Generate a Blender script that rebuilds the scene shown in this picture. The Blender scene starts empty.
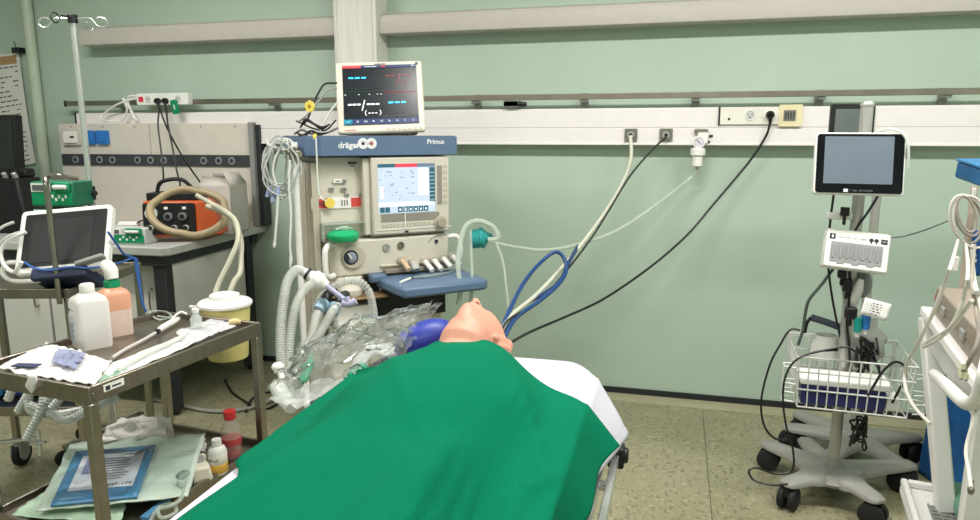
import bpy, math, random
from mathutils import Vector as V, Matrix, noise
random.seed(7)
sc = bpy.context.scene
COL = sc.collection
PI = math.pi
R = math.radians

# ------------------------------------------------------------------ camera
FOC, YAW, PIT = 690.0, R(14.5), R(10.27)
CAM = V((0, 0, 1.45))
_h = V((-math.sin(YAW), math.cos(YAW), 0)); RGT = V((math.cos(YAW), math.sin(YAW), 0))
FWD = _h*math.cos(PIT) - V((0, 0, math.sin(PIT))); UPV = RGT.cross(FWD)
cd = bpy.data.cameras.new('camera'); co = bpy.data.objects.new('camera', cd); COL.objects.link(co)
cd.sensor_width = 36; cd.lens = 36*FOC/980; cd.clip_start = .02
co.matrix_world = Matrix((( RGT.x, UPV.x, -FWD.x, CAM.x), (RGT.y, UPV.y, -FWD.y, CAM.y), (RGT.z, UPV.z, -FWD.z, CAM.z), (0, 0, 0, 1)))
sc.camera = co

# pixel of the photograph -> point in the room, on a known plane
def ray(x, y): return FWD + RGT*((x-490)/FOC) - UPV*((y-260)/FOC)
def Z(x, y, z): d = ray(x, y); return CAM + d*((z-CAM.z)/d.z)
def Y(x, y, w): d = ray(x, y); return CAM + d*(w/d.y)
def D(x, y, t): return CAM + ray(x, y)*t
def on(M, x, y, v=0.0):
    "point in frame M's own coordinates, on its plane v"
    n = (M.to_3x3() @ V((0, 1, 0))); o = M @ V((0, v, 0)); d = ray(x, y)
    p = CAM + d*((o-CAM).dot(n)/d.dot(n))
    return M.inverted() @ p

def fr(loc, rz=0, rx=0, ry=0):
    return Matrix.Translation(V(loc)) @ Matrix.Rotation(rz, 4, 'Z') @ Matrix.Rotation(rx, 4, 'X') @ Matrix.Rotation(ry, 4, 'Y')

# ------------------------------------------------------------------ materials
def lin(h):
    h = h.lstrip('#'); o = []
    for i in (0, 2, 4):
        c = int(h[i:i+2], 16)/255
        o.append(c/12.92 if c <= .04045 else ((c+.055)/1.055)**2.4)
    return (*o, 1)
MATS = {}
def mat(name, col, rough=.5, metal=0, var=.06, scale=14, bump=0, alpha=1, trans=0, emit=0, col2=None, spec=.5, aniso=None, coat=0, ior=1.45):
    if name in MATS: return MATS[name]
    m = bpy.data.materials.new(name); m.use_nodes = True; MATS[name] = m
    nt = m.node_tree; b = nt.nodes['Principled BSDF']
    c = lin(col)
    tc = nt.nodes.new('ShaderNodeTexCoord'); mp = nt.nodes.new('ShaderNodeMapping')
    if aniso: mp.inputs['Scale'].default_value = aniso
    nt.links.new(tc.outputs['Object'], mp.inputs['Vector'])
    nz = nt.nodes.new('ShaderNodeTexNoise'); nz.inputs['Scale'].default_value = scale; nz.inputs['Detail'].default_value = 4
    nt.links.new(mp.outputs['Vector'], nz.inputs['Vector'])
    rp = nt.nodes.new('ShaderNodeValToRGB'); e = rp.color_ramp.elements
    e[0].position = .3; e[1].position = .7
    if col2: e[0].color = lin(col2); e[1].color = c
    else:
        e[0].color = (*[max(0, k*(1-var)) for k in c[:3]], 1); e[1].color = (*[min(1, k*(1+var)) for k in c[:3]], 1)
    nt.links.new(nz.outputs['Fac'], rp.inputs['Fac']); nt.links.new(rp.outputs['Color'], b.inputs['Base Color'])
    b.inputs['Roughness'].default_value = rough; b.inputs['Metallic'].default_value = metal
    b.inputs['Specular IOR Level'].default_value = spec; b.inputs['Alpha'].default_value = alpha
    b.inputs['Transmission Weight'].default_value = trans; b.inputs['Coat Weight'].default_value = coat; b.inputs['IOR'].default_value = ior
    if emit:
        nt.links.new(rp.outputs['Color'], b.inputs['Emission Color']); b.inputs['Emission Strength'].default_value = emit
    if bump:
        bp = nt.nodes.new('ShaderNodeBump'); bp.inputs['Strength'].default_value = bump; bp.inputs['Distance'].default_value = .01
        nt.links.new(nz.outputs['Fac'], bp.inputs['Height']); nt.links.new(bp.outputs['Normal'], b.inputs['Normal'])
    return m

# ------------------------------------------------------------------ mesh builder
def smooth_path(pts, n=6, closed=False):
    P = [V(p) for p in pts]; out = []
    k = len(P)
    if k < 3: return P
    for i in range(k if closed else k-1):
        if closed: a, b, c, d = P[(i-1) % k], P[i], P[(i+1) % k], P[(i+2) % k]
        else:
            b, c = P[i], P[i+1]; a = P[i-1] if i else b*2-c; d = P[i+2] if i+2 < k else c*2-b
        for j in range(n):
            t = j/n
            out.append(.5*((2*b)+(c-a)*t+(2*a-5*b+4*c-d)*t*t+(3*b-a-3*c+d)*t*t*t))
    if not closed: out.append(P[-1].copy())
    return out

class MB:
    def __init__(s, m=None, M=None):
        s.v = []; s.f = []; s.mi = []; s.mats = []; s.M = M or Matrix(); s.cur = 0
        if m: s.use(m)
    def use(s, m):
        if m not in s.mats: s.mats.append(m)
        s.cur = s.mats.index(m); return s
    def add(s, vs, fs, L=None):
        T = s.M @ L if L else s.M
        o = len(s.v); s.v += [T @ V(p) for p in vs]
        for f in fs: s.f.append([o+i for i in f]); s.mi.append(s.cur)
        return s
    def box(s, a, b, L=None):
        (x0, y0, z0), (x1, y1, z1) = [min(p, q) for p, q in zip(a, b)], [max(p, q) for p, q in zip(a, b)]
        return s.add([(x0,y0,z0),(x1,y0,z0),(x1,y1,z0),(x0,y1,z0),(x0,y0,z1),(x1,y0,z1),(x1,y1,z1),(x0,y1,z1)],
                     [(0,3,2,1),(4,5,6,7),(0,1,5,4),(1,2,6,5),(2,3,7,6),(3,0,4,7)], L)
    def cbox(s, c, d, L=None):
        c = V(c); h = V(d)/2; return s.box(c-h, c+h, L)
    def bar(s, p, q, w, h, up=(0, 0, 1)):
        p, q = V(p), V(q); d = (q-p); l = d.length; d.normalize(); u = V(up)
        x = d.cross(u)
        if x.length < 1e-4: x = d.cross(V((1, 0, 0)))
        x.normalize(); u = x.cross(d)
        L = Matrix(((x.x, d.x, u.x, p.x), (x.y, d.y, u.y, p.y), (x.z, d.z, u.z, p.z), (0, 0, 0, 1)))
        return s.box((-w/2, 0, -h/2), (w/2, l, h/2), L)
    def quad(s, a, b, c, d, L=None): return s.add([a, b, c, d], [(0, 1, 2, 3)], L)
    def prism(s, out, z0, z1, L=None, top=None):
        n = len(out); t = top or out
        return s.add([(x, y, z0) for x, y in out]+[(x, y, z1) for x, y in t],
                     [tuple(range(n))[::-1], tuple(range(n, 2*n))]+[(i, (i+1) % n, n+(i+1) % n, n+i) for i in range(n)], L)
    def rings(s, rr, cap=True, closed=False, L=None):
        n = len(rr[0]); vs = [p for r in rr for p in r]; fs = []
        k = len(rr)
        for i in range(k if closed else k-1):
            j = (i+1) % k
            for a in range(n): b = (a+1) % n; fs.append((i*n+a, i*n+b, j*n+b, j*n+a))
        if cap and not closed: fs.append(tuple(range(n))[::-1]); fs.append(tuple(range((k-1)*n, k*n)))
        return s.add(vs, fs, L)
    def tube(s, pts, r, seg=8, n=6, closed=False, corr=None, raw=False):
        P = [V(p) for p in pts] if raw else smooth_path(pts, n, closed)
        if corr:
            amp, pitch = corr; Q = []
            ac = 0; Q.append(P[0])
            for i in range(1, len(P)):
                a, b = P[i-1], P[i]; l = (b-a).length; k = max(1, round(l/(pitch/2)))
                for j in range(1, k+1): Q.append(a.lerp(b, j/k))
            P = Q
        m = len(P)
        if not isinstance(r, (list, tuple)): rs = [r]*m
        else:
            rs = [];
            for i in range(m):
                t = i/(m-1)*(len(r)-1); a = min(int(t), len(r)-2); rs.append(r[a]+(r[a+1]-r[a])*(t-a))
        T = []
        for i in range(m):
            if closed: d = P[(i+1) % m]-P[i-1]
            else: d = P[min(i+1, m-1)]-P[max(i-1, 0)]
            T.append(d.normalized() if d.length > 1e-9 else V((0, 0, 1)))
        u = T[0].orthogonal().normalized(); rr = []
        for i in range(m):
            u = (u-T[i]*u.dot(T[i]));
            u = u.normalized() if u.length > 1e-6 else T[i].orthogonal().normalized()
            w = T[i].cross(u); q = rs[i]+((corr[0] if i % 2 else -corr[0]) if corr else 0)
            rr.append([P[i]+u*math.cos(2*PI*a/seg)*q+w*math.sin(2*PI*a/seg)*q for a in range(seg)])
        return s.rings(rr, True, closed)
    def cyl(s, p, q, r, r2=None, seg=20):
        return s.tube([p, q], [r, r if r2 is None else r2], seg, raw=True)
    def lathe(s, prof, L=None, seg=28):
        return s.rings([[(r*math.cos(2*PI*a/seg), r*math.sin(2*PI*a/seg), z) for a in range(seg)] for r, z in [(max(r, 1e-4), z) for r, z in prof]], True, False, L)
    def ball(s, c, rad, L=None, nu=20, nv=12):
        c = V(c); rad = V((rad,)*3) if not hasattr(rad, '__len__') else V(rad)
        return s.rings([[(c.x+rad.x*math.sin(PI*(j+.02)/(nv+.04))*math.cos(2*PI*i/nu), c.y+rad.y*math.sin(PI*(j+.02)/(nv+.04))*math.sin(2*PI*i/nu), c.z-rad.z*math.cos(PI*(j+.02)/(nv+.04))) for i in range(nu)] for j in range(nv+1)], True, False, L)
    def grid(s, fn, nu, nv, L=None):
        vs = [fn(i/nu, j/nv) for j in range(nv+1) for i in range(nu+1)]
        return s.add(vs, [(j*(nu+1)+i, j*(nu+1)+i+1, (j+1)*(nu+1)+i+1, (j+1)*(nu+1)+i) for j in range(nv) for i in range(nu)], L)
    def rrect(s, w, h, r, y0, y1, L=None, n=5):
        "rounded plate in local x-z, thickness y0..y1, centred"
        o = []
        for cx, cz, a0 in ((w/2-r, h/2-r, 0), (-w/2+r, h/2-r, 90), (-w/2+r, -h/2+r, 180), (w/2-r, -h/2+r, 270)):
            for k in range(n+1): a = R(a0+90*k/n); o.append((cx+r*math.cos(a), cz+r*math.sin(a)))
        k = len(o)
        return s.add([(x, y0, z) for x, z in o]+[(x, y1, z) for x, z in o],
                     [tuple(range(k)), tuple(range(k, 2*k))[::-1]]+[(i+k, (i+1) % k+k, (i+1) % k, i) for i in range(k)], L)
    def scribble(s, w, h, L, seed=1, depth=.0005):
        "small unreadable print: letter-like strokes in local x-z facing -y, from the origin to the right"
        r = random.Random(seed); x = 0
        while x < w:
            lw = r.uniform(.35, .6)*h
            if r.random() < .86:
                s.box((x, -depth, 0), (x+h*.13, 0, h*r.choice((.7, .7, 1))), L)
                if r.random() < .7: s.box((x, -depth, h*r.choice((0, .28, .57))), (x+lw, 0, h*.0+h*.7*r.choice((.2, .6, 1))), L) if False else s.box((x, -depth, h*.57), (x+lw, 0, h*.7), L)
                if r.random() < .6: s.box((x+lw-h*.12, -depth, 0), (x+lw, 0, h*.6), L)
                if r.random() < .5: s.box((x, -depth, 0), (x+lw, 0, h*.12), L)
            x += lw+h*.22
        return s
    def text(s, txt, size, L, depth=.0006, bold=0):
        "lettering in local x-z facing -y, left baseline at the origin"
        cu = bpy.data.curves.new('t', 'FONT'); cu.body = txt; cu.size = size; cu.extrude = depth; cu.offset = bold; cu.resolution_u = 3
        ob = bpy.data.objects.new('t', cu); COL.objects.link(ob); dg = bpy.context.evaluated_depsgraph_get()
        me = ob.evaluated_get(dg).to_mesh()
        T = L @ Matrix.Rotation(PI/2, 4, 'X')
        s.add([v.co.copy() for v in me.vertices], [tuple(p.vertices) for p in me.polygons], T)
        ob.evaluated_get(dg).to_mesh_clear(); bpy.data.objects.remove(ob); bpy.data.curves.remove(cu); return s
    def build(s, name, parent=None, bevel=0, smooth=40, solid=0, sub=0, base=None, label=None):
        me = bpy.data.meshes.new(name)
        if parent is not None: inv = wm(parent).inverted(); vs = [inv @ p for p in s.v]
        else:
            xs = [p.x for p in s.v]; ys = [p.y for p in s.v]; zs = [p.z for p in s.v]
            base = V(base) if base else V(((min(xs)+max(xs))/2, (min(ys)+max(ys))/2, min(zs))); vs = [p-base for p in s.v]
        me.from_pydata([tuple(p) for p in vs], [], s.f)
        for m in s.mats: me.materials.append(m)
        me.polygons.foreach_set('material_index', s.mi)
        import bmesh
        bm = bmesh.new(); bm.from_mesh(me)
        bmesh.ops.recalc_face_normals(bm, faces=bm.faces); bm.to_mesh(me); bm.free()
        me.polygons.foreach_set('use_smooth', [True]*len(me.polygons))
        if smooth < 179: me.set_sharp_from_angle(angle=R(smooth))
        o = bpy.data.objects.new(name, me); COL.objects.link(o)
        if parent is not None: o.parent = parent; WM[o.name] = wm(parent)
        else: o.location = base; WM[o.name] = Matrix.Translation(base)
        if bevel:
            b = o.modifiers.new('bevel', 'BEVEL'); b.width = bevel; b.segments = 2; b.limit_method = 'ANGLE'; b.angle_limit = R(50)
        if solid:
            b = o.modifiers.new('solid', 'SOLIDIFY'); b.thickness = solid; b.offset = 0
        if sub:
            b = o.modifiers.new('sub', 'SUBSURF'); b.levels = sub; b.render_levels = sub
        if label: o['label'] = label
        return o
WM = {}
def wm(o): return WM[o.name]
def thing(name, label, cat, loc, rz=0, group=None):
    o = bpy.data.objects.new(name, None); COL.objects.link(o); o.empty_display_size = .05
    o.location = loc; o.rotation_euler = (0, 0, rz); WM[o.name] = Matrix.Translation(V(loc)) @ Matrix.Rotation(rz, 4, 'Z')
    return tag(o, label, cat, group)
def tag(o, label, cat, group=None):
    o['label'] = label; o['category'] = cat
    if group: o['group'] = group
    return o
def struct(o): o['kind'] = 'structure'; return o

# palette
green_wall = mat('green_wall_paint', '#b1c3b4', .55, var=.03, scale=2.5, bump=.02)
white_paint = mat('white_enamel', '#e9e6e4', .4, var=.03)
cream = mat('cream_enamel', '#d0cabd', .42, var=.03)
cream_dk = mat('dark_cream_plastic', '#bdb6a6', .5, var=.04)  # darker cream for the side panel, handles, keys and knobs
steel = mat('stainless_steel', '#a39d93', .3, 1, var=.08, scale=30)
steel_br = mat('brushed_steel', '#978f84', .38, 1, var=.1, scale=8, aniso=(1, 12, 1))
chrome = mat('chrome', '#dcdcdc', .2, .75, var=.02)
dark_steel = mat('dark_frame_paint', '#2a2c2f', .45, var=.15)
black = mat('black_plastic', '#17181a', .42, var=.2)
black_gl = mat('black_glass', '#101216', .1, var=.1, spec=.6)
rubber = mat('black_rubber', '#1b1b1c', .7, var=.2)
grey_pl = mat('grey_plastic', '#9b9b98', .5, var=.05)
ltgrey = mat('light_grey_plastic', '#c9c9c6', .45, var=.04)
white_pl = mat('white_plastic', '#eceae6', .38, var=.02)
blue_panel = mat('slate_blue_panel', '#5c7290', .42, var=.05)
hose_clear = mat('milky_clear_tubing', '#dfe2dc', .28, alpha=.72, var=.05)
tube_clear = mat('clear_tubing', '#c9d4c8', .2, alpha=.6, var=.04)
def film_mat(name, tint, body=.06, rough=.12, blend=.35, bump=0, scale=60):
    "thin clear plastic: see-through, glossy at grazing angles, faintly milky"
    m = bpy.data.materials.new(name); m.use_nodes = True; nt = m.node_tree; nt.nodes.clear()
    o = nt.nodes.new('ShaderNodeOutputMaterial'); tr = nt.nodes.new('ShaderNodeBsdfTransparent'); gl = nt.nodes.new('ShaderNodeBsdfGlossy'); df = nt.nodes.new('ShaderNodeBsdfDiffuse')
    c = lin(tint); tr.inputs[0].default_value = c; df.inputs[0].default_value = c; gl.inputs['Roughness'].default_value = rough; gl.inputs[0].default_value = (.95, .97, 1, 1)
    lw = nt.nodes.new('ShaderNodeLayerWeight'); lw.inputs[0].default_value = blend
    nz_ = nt.nodes.new('ShaderNodeTexNoise'); nz_.inputs['Scale'].default_value = scale; nz_.inputs['Detail'].default_value = 3
    tc_ = nt.nodes.new('ShaderNodeTexCoord'); nt.links.new(tc_.outputs['Object'], nz_.inputs['Vector'])
    mr = nt.nodes.new('ShaderNodeMapRange'); mr.inputs[1].default_value = .35; mr.inputs[2].default_value = .7; mr.inputs[3].default_value = body*.5; mr.inputs[4].default_value = body*1.6; nt.links.new(nz_.outputs['Fac'], mr.inputs[0])
    a = nt.nodes.new('ShaderNodeMixShader'); b = nt.nodes.new('ShaderNodeMixShader')
    nt.links.new(mr.outputs[0], a.inputs[0]); nt.links.new(tr.outputs[0], a.inputs[1]); nt.links.new(df.outputs[0], a.inputs[2])
    nt.links.new(lw.outputs['Fresnel'], b.inputs[0]); nt.links.new(a.outputs[0], b.inputs[1]); nt.links.new(gl.outputs[0], b.inputs[2]); nt.links.new(b.outputs[0], o.inputs[0])
    if bump:
        bp = nt.nodes.new('ShaderNodeBump'); bp.inputs['Strength'].default_value = bump; bp.inputs['Distance'].default_value = .01; nt.links.new(nz_.outputs['Fac'], bp.inputs['Height']); nt.links.new(bp.outputs['Normal'], gl.inputs['Normal']); nt.links.new(bp.outputs['Normal'], lw.inputs['Normal'])
    return m
film = mat('clear_plastic_film', '#eef2f0', .12, alpha=.2, var=.05, spec=.9)
paper = mat('white_paper', '#efedea', .7, var=.03)
blue_pl = mat('blue_plastic', '#2c73b5', .4, var=.08)
red_pl = mat('red_plastic', '#d8323a', .4, var=.06)
green_pl = mat('green_plastic', '#0d8a5a', .38, var=.08)
yellow_pl = mat('yellow_plastic', '#e8d060', .45, var=.05)
ink = mat('grey_ink', '#77787c', .7)
ink_dk = mat('dark_ink', '#2e3038', .7)
# ------------------------------------------------------------------ the room
WY = 3.81
CZ = 2.95
m = MB(green_wall); m.box((-4.9, WY, 0), (2.3, WY+.12, CZ)); struct(m.build('wall_back'))
m = MB(green_wall); m.box((-5.02, -1.6, 0), (-4.9, WY+.12, CZ)); struct(m.build('wall_left'))
m = MB(green_wall); m.box((2.3, -1.6, 0), (2.42, WY+.12, CZ)); struct(m.build('wall_right'))
m = MB(green_wall); m.box((-5.02, -1.72, 0), (2.42, -1.6, CZ)); struct(m.build('wall_front'))
m = MB(mat('ceiling_paint', '#e6e6e0', .8, var=.02)); m.box((-5.02, -1.72, CZ), (2.42, WY+.12, CZ+.1)); struct(m.build('ceiling'))
# speckled vinyl floor
fm = bpy.data.materials.new('speckled_vinyl'); fm.use_nodes = True
nt = fm.node_tree; b = nt.nodes['Principled BSDF']; tc = nt.nodes.new('ShaderNodeTexCoord')
def nz(scale, det, lo, hi, c0, c1, stretch=None):
    n = nt.nodes.new('ShaderNodeTexNoise'); n.inputs['Scale'].default_value = scale; n.inputs['Detail'].default_value = det
    mp = nt.nodes.new('ShaderNodeMapping'); mp.inputs['Scale'].default_value = stretch or (1, 1, 1)
    nt.links.new(tc.outputs['Object'], mp.inputs['Vector']); nt.links.new(mp.outputs['Vector'], n.inputs['Vector'])
    r = nt.nodes.new('ShaderNodeValToRGB'); r.color_ramp.elements[0].position = lo; r.color_ramp.elements[1].position = hi
    r.color_ramp.elements[0].color = c0; r.color_ramp.elements[1].color = c1
    nt.links.new(n.outputs['Fac'], r.inputs['Fac']); return r
base = nz(3, 3, .3, .7, lin('#8a8669'), lin('#979278'))
dk = nz(62, 2, .54, .66, (0, 0, 0, 1), (1, 1, 1, 1), (1, .55, 1)); lt = nz(75, 2, .58, .68, (0, 0, 0, 1), (1, 1, 1, 1), (.6, 1, 1))
mx = nt.nodes.new('ShaderNodeMixRGB'); nt.links.new(dk.outputs['Color'], mx.inputs['Fac']); nt.links.new(base.outputs['Color'], mx.inputs[1]); mx.inputs[2].default_value = lin('#74715a')
mx2 = nt.nodes.new('ShaderNodeMixRGB'); nt.links.new(lt.outputs['Color'], mx2.inputs['Fac']); nt.links.new(mx.outputs['Color'], mx2.inputs[1]); mx2.inputs[2].default_value = lin('#a5a085')
nt.links.new(mx2.outputs['Color'], b.inputs['Base Color']); b.inputs['Roughness'].default_value = .4
m = MB(fm); m.box((-5.02, -1.72, -.1), (2.42, WY+.12, 0)); fa, fb = Z(704, 424, 0), Z(708, 560, 0); m.use(mat('floor_seam', '#5d5b48', .6)); m.bar((fa.x, WY-.14, -.0004), (fb.x, -.5, -.0004), .004, .002); struct(m.build('floor'))
# vinyl cove with its highlight painted as a lighter strip, and dark skirting
m = MB(mat('cove_vinyl_highlight', '#a39f84', .5, var=.06)); m.box((-4.9, WY-.13, .0), (2.3, WY-.012, .004))
m.use(mat('dark_skirting', '#23262a', .5)); m.box((-4.9, WY-.012, .0), (2.3, WY, .036)); struct(m.build('baseboard_back'))

# ceiling lights: two rows of long fluorescent fittings
tube_e = mat('fluorescent_diffuser', '#fffaf0', .5, emit=1.0)
LIGHTS = [(-2.6, 2.0), (-.2, 2.0), (1.45, 2.0), (-2.3, -.3), (.3, -.3)]
for k, (x, y) in enumerate(LIGHTS):
    t = thing('ceiling_light', 'long white fluorescent ceiling fitting overhead', 'ceiling light', (x, y, CZ-.11), 0, 'ceiling lights out of the frame')
    m = MB(white_paint); m.box((x-.62, y-.1, CZ-.06), (x+.62, y+.1, CZ)); m.build('housing', t, .006)
    m = MB(tube_e); m.box((x-.6, y-.085, CZ-.1), (x+.6, y+.085, CZ-.061)); m.build('diffuser', t, .01)
    l = bpy.data.lights.new('lamp', 'AREA'); l.shape = 'RECTANGLE'; l.size = 1.2; l.size_y = .17; l.color = (1, .975, .93)
    l.energy = (46, 48, 46, 30, 26)[k]
    lo = bpy.data.objects.new('lamp', l); COL.objects.link(lo); lo.location = (x, y, CZ-.115)
w = bpy.data.worlds.new('world'); sc.world = w; w.use_nodes = True
w.node_tree.nodes['Background'].inputs[0].default_value = (.9, .95, 1, 1); w.node_tree.nodes['Background'].inputs[1].default_value = .33

# wall pipe
t = thing('wall_pipe', 'pale green painted pipe running up the wall at far left', 'pipe', (-4.06, WY-.04, 1.0))
m = MB(mat('pipe_paint', '#b9c4b1', .4)); m.cyl((-4.06, WY-.04, .12), (-4.06, WY-.04, CZ), .033); m.build('pipe', t)
m = MB(mat('pipe_paint', '#b9c4b1'));
m.cyl((-4.06, WY-.055, 1.0), (-4.06, WY-.055, 1.03), .042); m.box((-4.1, WY-.05, 1.0), (-4.02, WY, 1.03)); m.build('pipe_clip', t, .003)
# riser duct
x0, x1 = Y(333, 10, WY-.16).x, Y(375.5, 10, WY-.16).x
m = MB(mat('riser_paint', '#dedcd4', .5, var=.08, scale=6, aniso=(8, 8, .6))); m.box((x0, WY-.16, 1.592), (x1, WY, CZ)); m.box((x0+.012, WY-.166, 1.592), (x0+.022, WY-.16, CZ)); m.box((x1-.03, WY-.166, 1.592), (x1-.02, WY-.16, CZ))
o = m.build('riser_duct', bevel=.006); tag(o, 'white vertical riser duct on the wall behind the patient monitor', 'duct')
# overhead light tray, interrupted by the riser
prof = [(WY, 2.0), (WY-.125, 2.0), (WY-.13, 2.015), (WY-.13, 2.075), (WY-.118, 2.095), (WY-.06, 2.115), (WY, 2.12)]
def extr(m, prof, xa, xb): # profile in y-z swept along x
    n = len(prof); m.add([(xa, y, z) for y, z in prof]+[(xb, y, z) for y, z in prof], [tuple(range(n)), tuple(range(n, 2*n))[::-1]]+[(i, (i+1) % n, n+(i+1) % n, n+i) for i in range(n)])
tray_m = mat('tray_paint', '#c6beb8', .45, var=.03)
for xa, xb, lb in ((Y(78, 30, WY-.13).x, x0, 'long white cable tray high on the wall, left of the riser duct'), (x1, 2.3, 'long white cable tray high on the wall, right of the riser duct')):
    m = MB(tray_m); extr(m, prof, xa, xb); tag(m.build('cable_tray', smooth=25), lb, 'cable tray')
# medical trunking
TB, TT, TP = 1.402, 1.588, .07
xl = Y(78, 130, WY-TP).x
tr = thing('supply_trunking', 'white bedhead supply trunking running along the wall under the steel rail', 'trunking', (0, WY, TB))
m = MB(mat('trunking_enamel', '#ece6e6', .38, var=.02)); m.box((xl, WY-TP, TB), (2.3, WY, TT)); m.box((xl, WY-TP-.003, TB), (2.3, WY-TP, TB+.083)); m.box((xl, WY-TP-.003, TB+.0865), (2.3, WY-TP, TT-.006))
m.box((xl, WY-TP-.008, TB-.004), (2.3, WY-TP+.01, TB+.006)); m.build('body', tr, .003)
m = MB(black); m.box((xl-.012, WY-TP-.005, TB-.004), (xl, WY, TT+.004)); m.build('end_cap', tr, .002)
fy = WY-TP-.003
for px in (631, 666):
    c = Y(px, 135, fy); m = MB(steel, fr(c)); m.rrect(.066, .066, .004, -.008, 0); p = m.build('gas_outlet', tr)
    m = MB(grey_pl, fr(c)); m.tube([(0, -.008, .0), (0, -.022, 0)], .019, 20, raw=True); m.use(black); m.tube([(0, -.022, 0), (0, -.024, 0)], .009, 14, raw=True); m.use(chrome)
    for a in (-1, 1):
        for d in (-1, 1): m.tube([(a*.026, -.008, d*.026), (a*.026, -.010, d*.026)], .003, 8, raw=True)
    m.build('outlet_coupling', p)
# socket plate with earth sockets
a, b2 = Y(719.5, 125, fy), Y(800, 125, fy); zt, zb = Y(760, 107, fy).z, Y(760, 124.5, fy).z
m = MB(mat('socket_plate_white', '#e6e1d8', .4)); m.box((a.x, fy-.012, zb), (b2.x, fy, zt)); m.use(black); m.box((a.x-.008, fy-.013, zb-.004), (a.x, fy, zt+.004))
q = Y(729, 119, fy-.012); m.cbox((q.x, q.y-.001, q.z), (.011, .004, .011)); sp = m.build('socket_plate', tr, .002)
for px in (750, 770):
    q = Y(px, 115, fy-.012); m = MB(white_pl, fr(q)); m.tube([(0, 0, 0), (0, -.004, 0)], .026, 24, raw=True); m.use(ltgrey); m.tube([(0, -.004, 0), (0, -.0045, 0)], .021, 24, raw=True); m.use(ink_dk)
    for dx in (-.009, .009): m.tube([(dx, -.0045, .002), (dx, -.0055, .002)], .003, 8, raw=True)
    m.cbox((0, -.005, -.012), (.006, .002, .008)); m.use(ink); m.tube([(.0195*math.cos(R(k)), -.005, .0195*math.sin(R(k))) for k in range(15, 166, 10)], .0012, 5, raw=True); m.build('socket', sp)
c = Y(790, 116, fy); zc = (zt+zb)/2
m = MB(mat('aged_cream_plate', '#e5d9b4', .45)); m.M = fr((c.x, fy, zc)); m.rrect(.108, zt-zb+.02, .006, -.016, 0); p = m.build('data_plate', tr)
m = MB(mat('data_socket_grey', '#77756c', .5, var=.3, scale=200)); m.M = fr((c.x-.004, fy, zc)); m.rrect(.056, .052, .004, -.019, -.0165); m.use(ink_dk)
for k in range(4): m.cbox((-.018+k*.012, -.0195, .0), (.005, .001, .035))
m.build('data_socket', p)
for px, py in ((711, 136), (708, 142)):
    q = Y(px, py, fy); m = MB(ink_dk); m.cbox((q.x, fy-.003, q.z), (.018, .006, .012)); m.build('label_tab', tr)
# steel equipment rail
rl = thing('equipment_rail', 'flat stainless equipment rail on brackets above the white trunking', 'rail', (0, WY-.08, 1.63))
ry = WY-.085; xr = Y(66, 100, ry).x
m = MB(steel_br); m.box((xr, ry-.005, 1.634), (2.3, ry+.005, 1.664)); m.build('rail_bar', rl, .002)
m = MB(black); m.box((xr-.012, ry-.009, 1.630), (xr, ry+.009, 1.668)); m.build('end_stop', rl, .003)
for px in (115, 270, 474, 583, 696, 822, 948):
    x = Y(px, 102, ry).x; m = MB(mat('bracket_metal', '#8e938c', .4, .6)); m.box((x-.016, ry+.005, 1.62), (x+.016, WY, 1.66)); m.box((x-.02, WY-.012, 1.59), (x+.02, WY, 1.67)); m.build('bracket', rl, .002)
x = Y(513, 104, ry).x; t = thing('rail_clamp', 'small dark metal clamp with a knob on the steel rail above the trunking', 'clamp', (x, ry, 1.6))
m = MB(mat('clamp_metal', '#8d8b86', .35, .9)); m.box((x-.05, ry-.012, 1.6), (x+.03, ry-.0055, 1.642)); m.box((x-.05, ry-.012, 1.595), (x+.03, ry+.03, 1.63)); m.build('clamp_body', t, .003)
m = MB(black); m.cyl((x+.03, ry, 1.615), (x+.075, ry, 1.612), .016, .010, 14); m.build('knob', t, .002)

# suction regulator with gauge
g = Y(699, 140, fy-.05); t = thing('flow_regulator', 'white gas regulator with a round gauge plugged into the trunking', 'regulator', (g.x, fy, 1.27))
m = MB(steel); q = Y(701, 131, fy); m.cbox((q.x, fy-.012, q.z), (.066, .024, .022)); m.build('wall_coupling', t, .003)
m = MB(white_pl); q = Y(700, 138, fy); m.cbox((q.x+.012, fy-.03, q.z), (.05, .06, .055)); m.build('body', t, .005)
q = Y(699, 142, fy-.062); m = MB(white_pl, fr(q)); m.tube([(0, 0, 0), (0, .02, 0)], .031, 28, raw=True); m.use(mat('gauge_face', '#dcd6e2', .3)); m.tube([(0, -.001, 0), (0, 0, 0)], .026, 28, raw=True); m.use(ink_dk); m.bar((-.012, -.002, .012), (.008, -.002, -.008), .002, .003)
for k in range(-40, 221, 26): m.bar((.018*math.cos(R(k)), -.0015, .018*math.sin(R(k))), (.023*math.cos(R(k)), -.0015, .023*math.sin(R(k))), .001, .0015)
m.build('gauge', t)
q = Y(698, 150, fy-.035); z1, z2, z3 = Y(698, 149, fy-.035).z, Y(698, 155, fy-.035).z, Y(698, 167, fy-.035).z
m = MB(white_pl); m.lathe([(.02, z1+.01), (.037, z1), (.037, z2), (.026, z2-.003), (.026, z3+.006), (.02, z3)], fr((q.x, q.y, 0))); m.build('flow_jar', t)
m = MB(grey_pl); m.cyl((q.x, q.y, z3), (q.x, q.y, z3-.03), .007); m.build('hose_barb', t)
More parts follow.
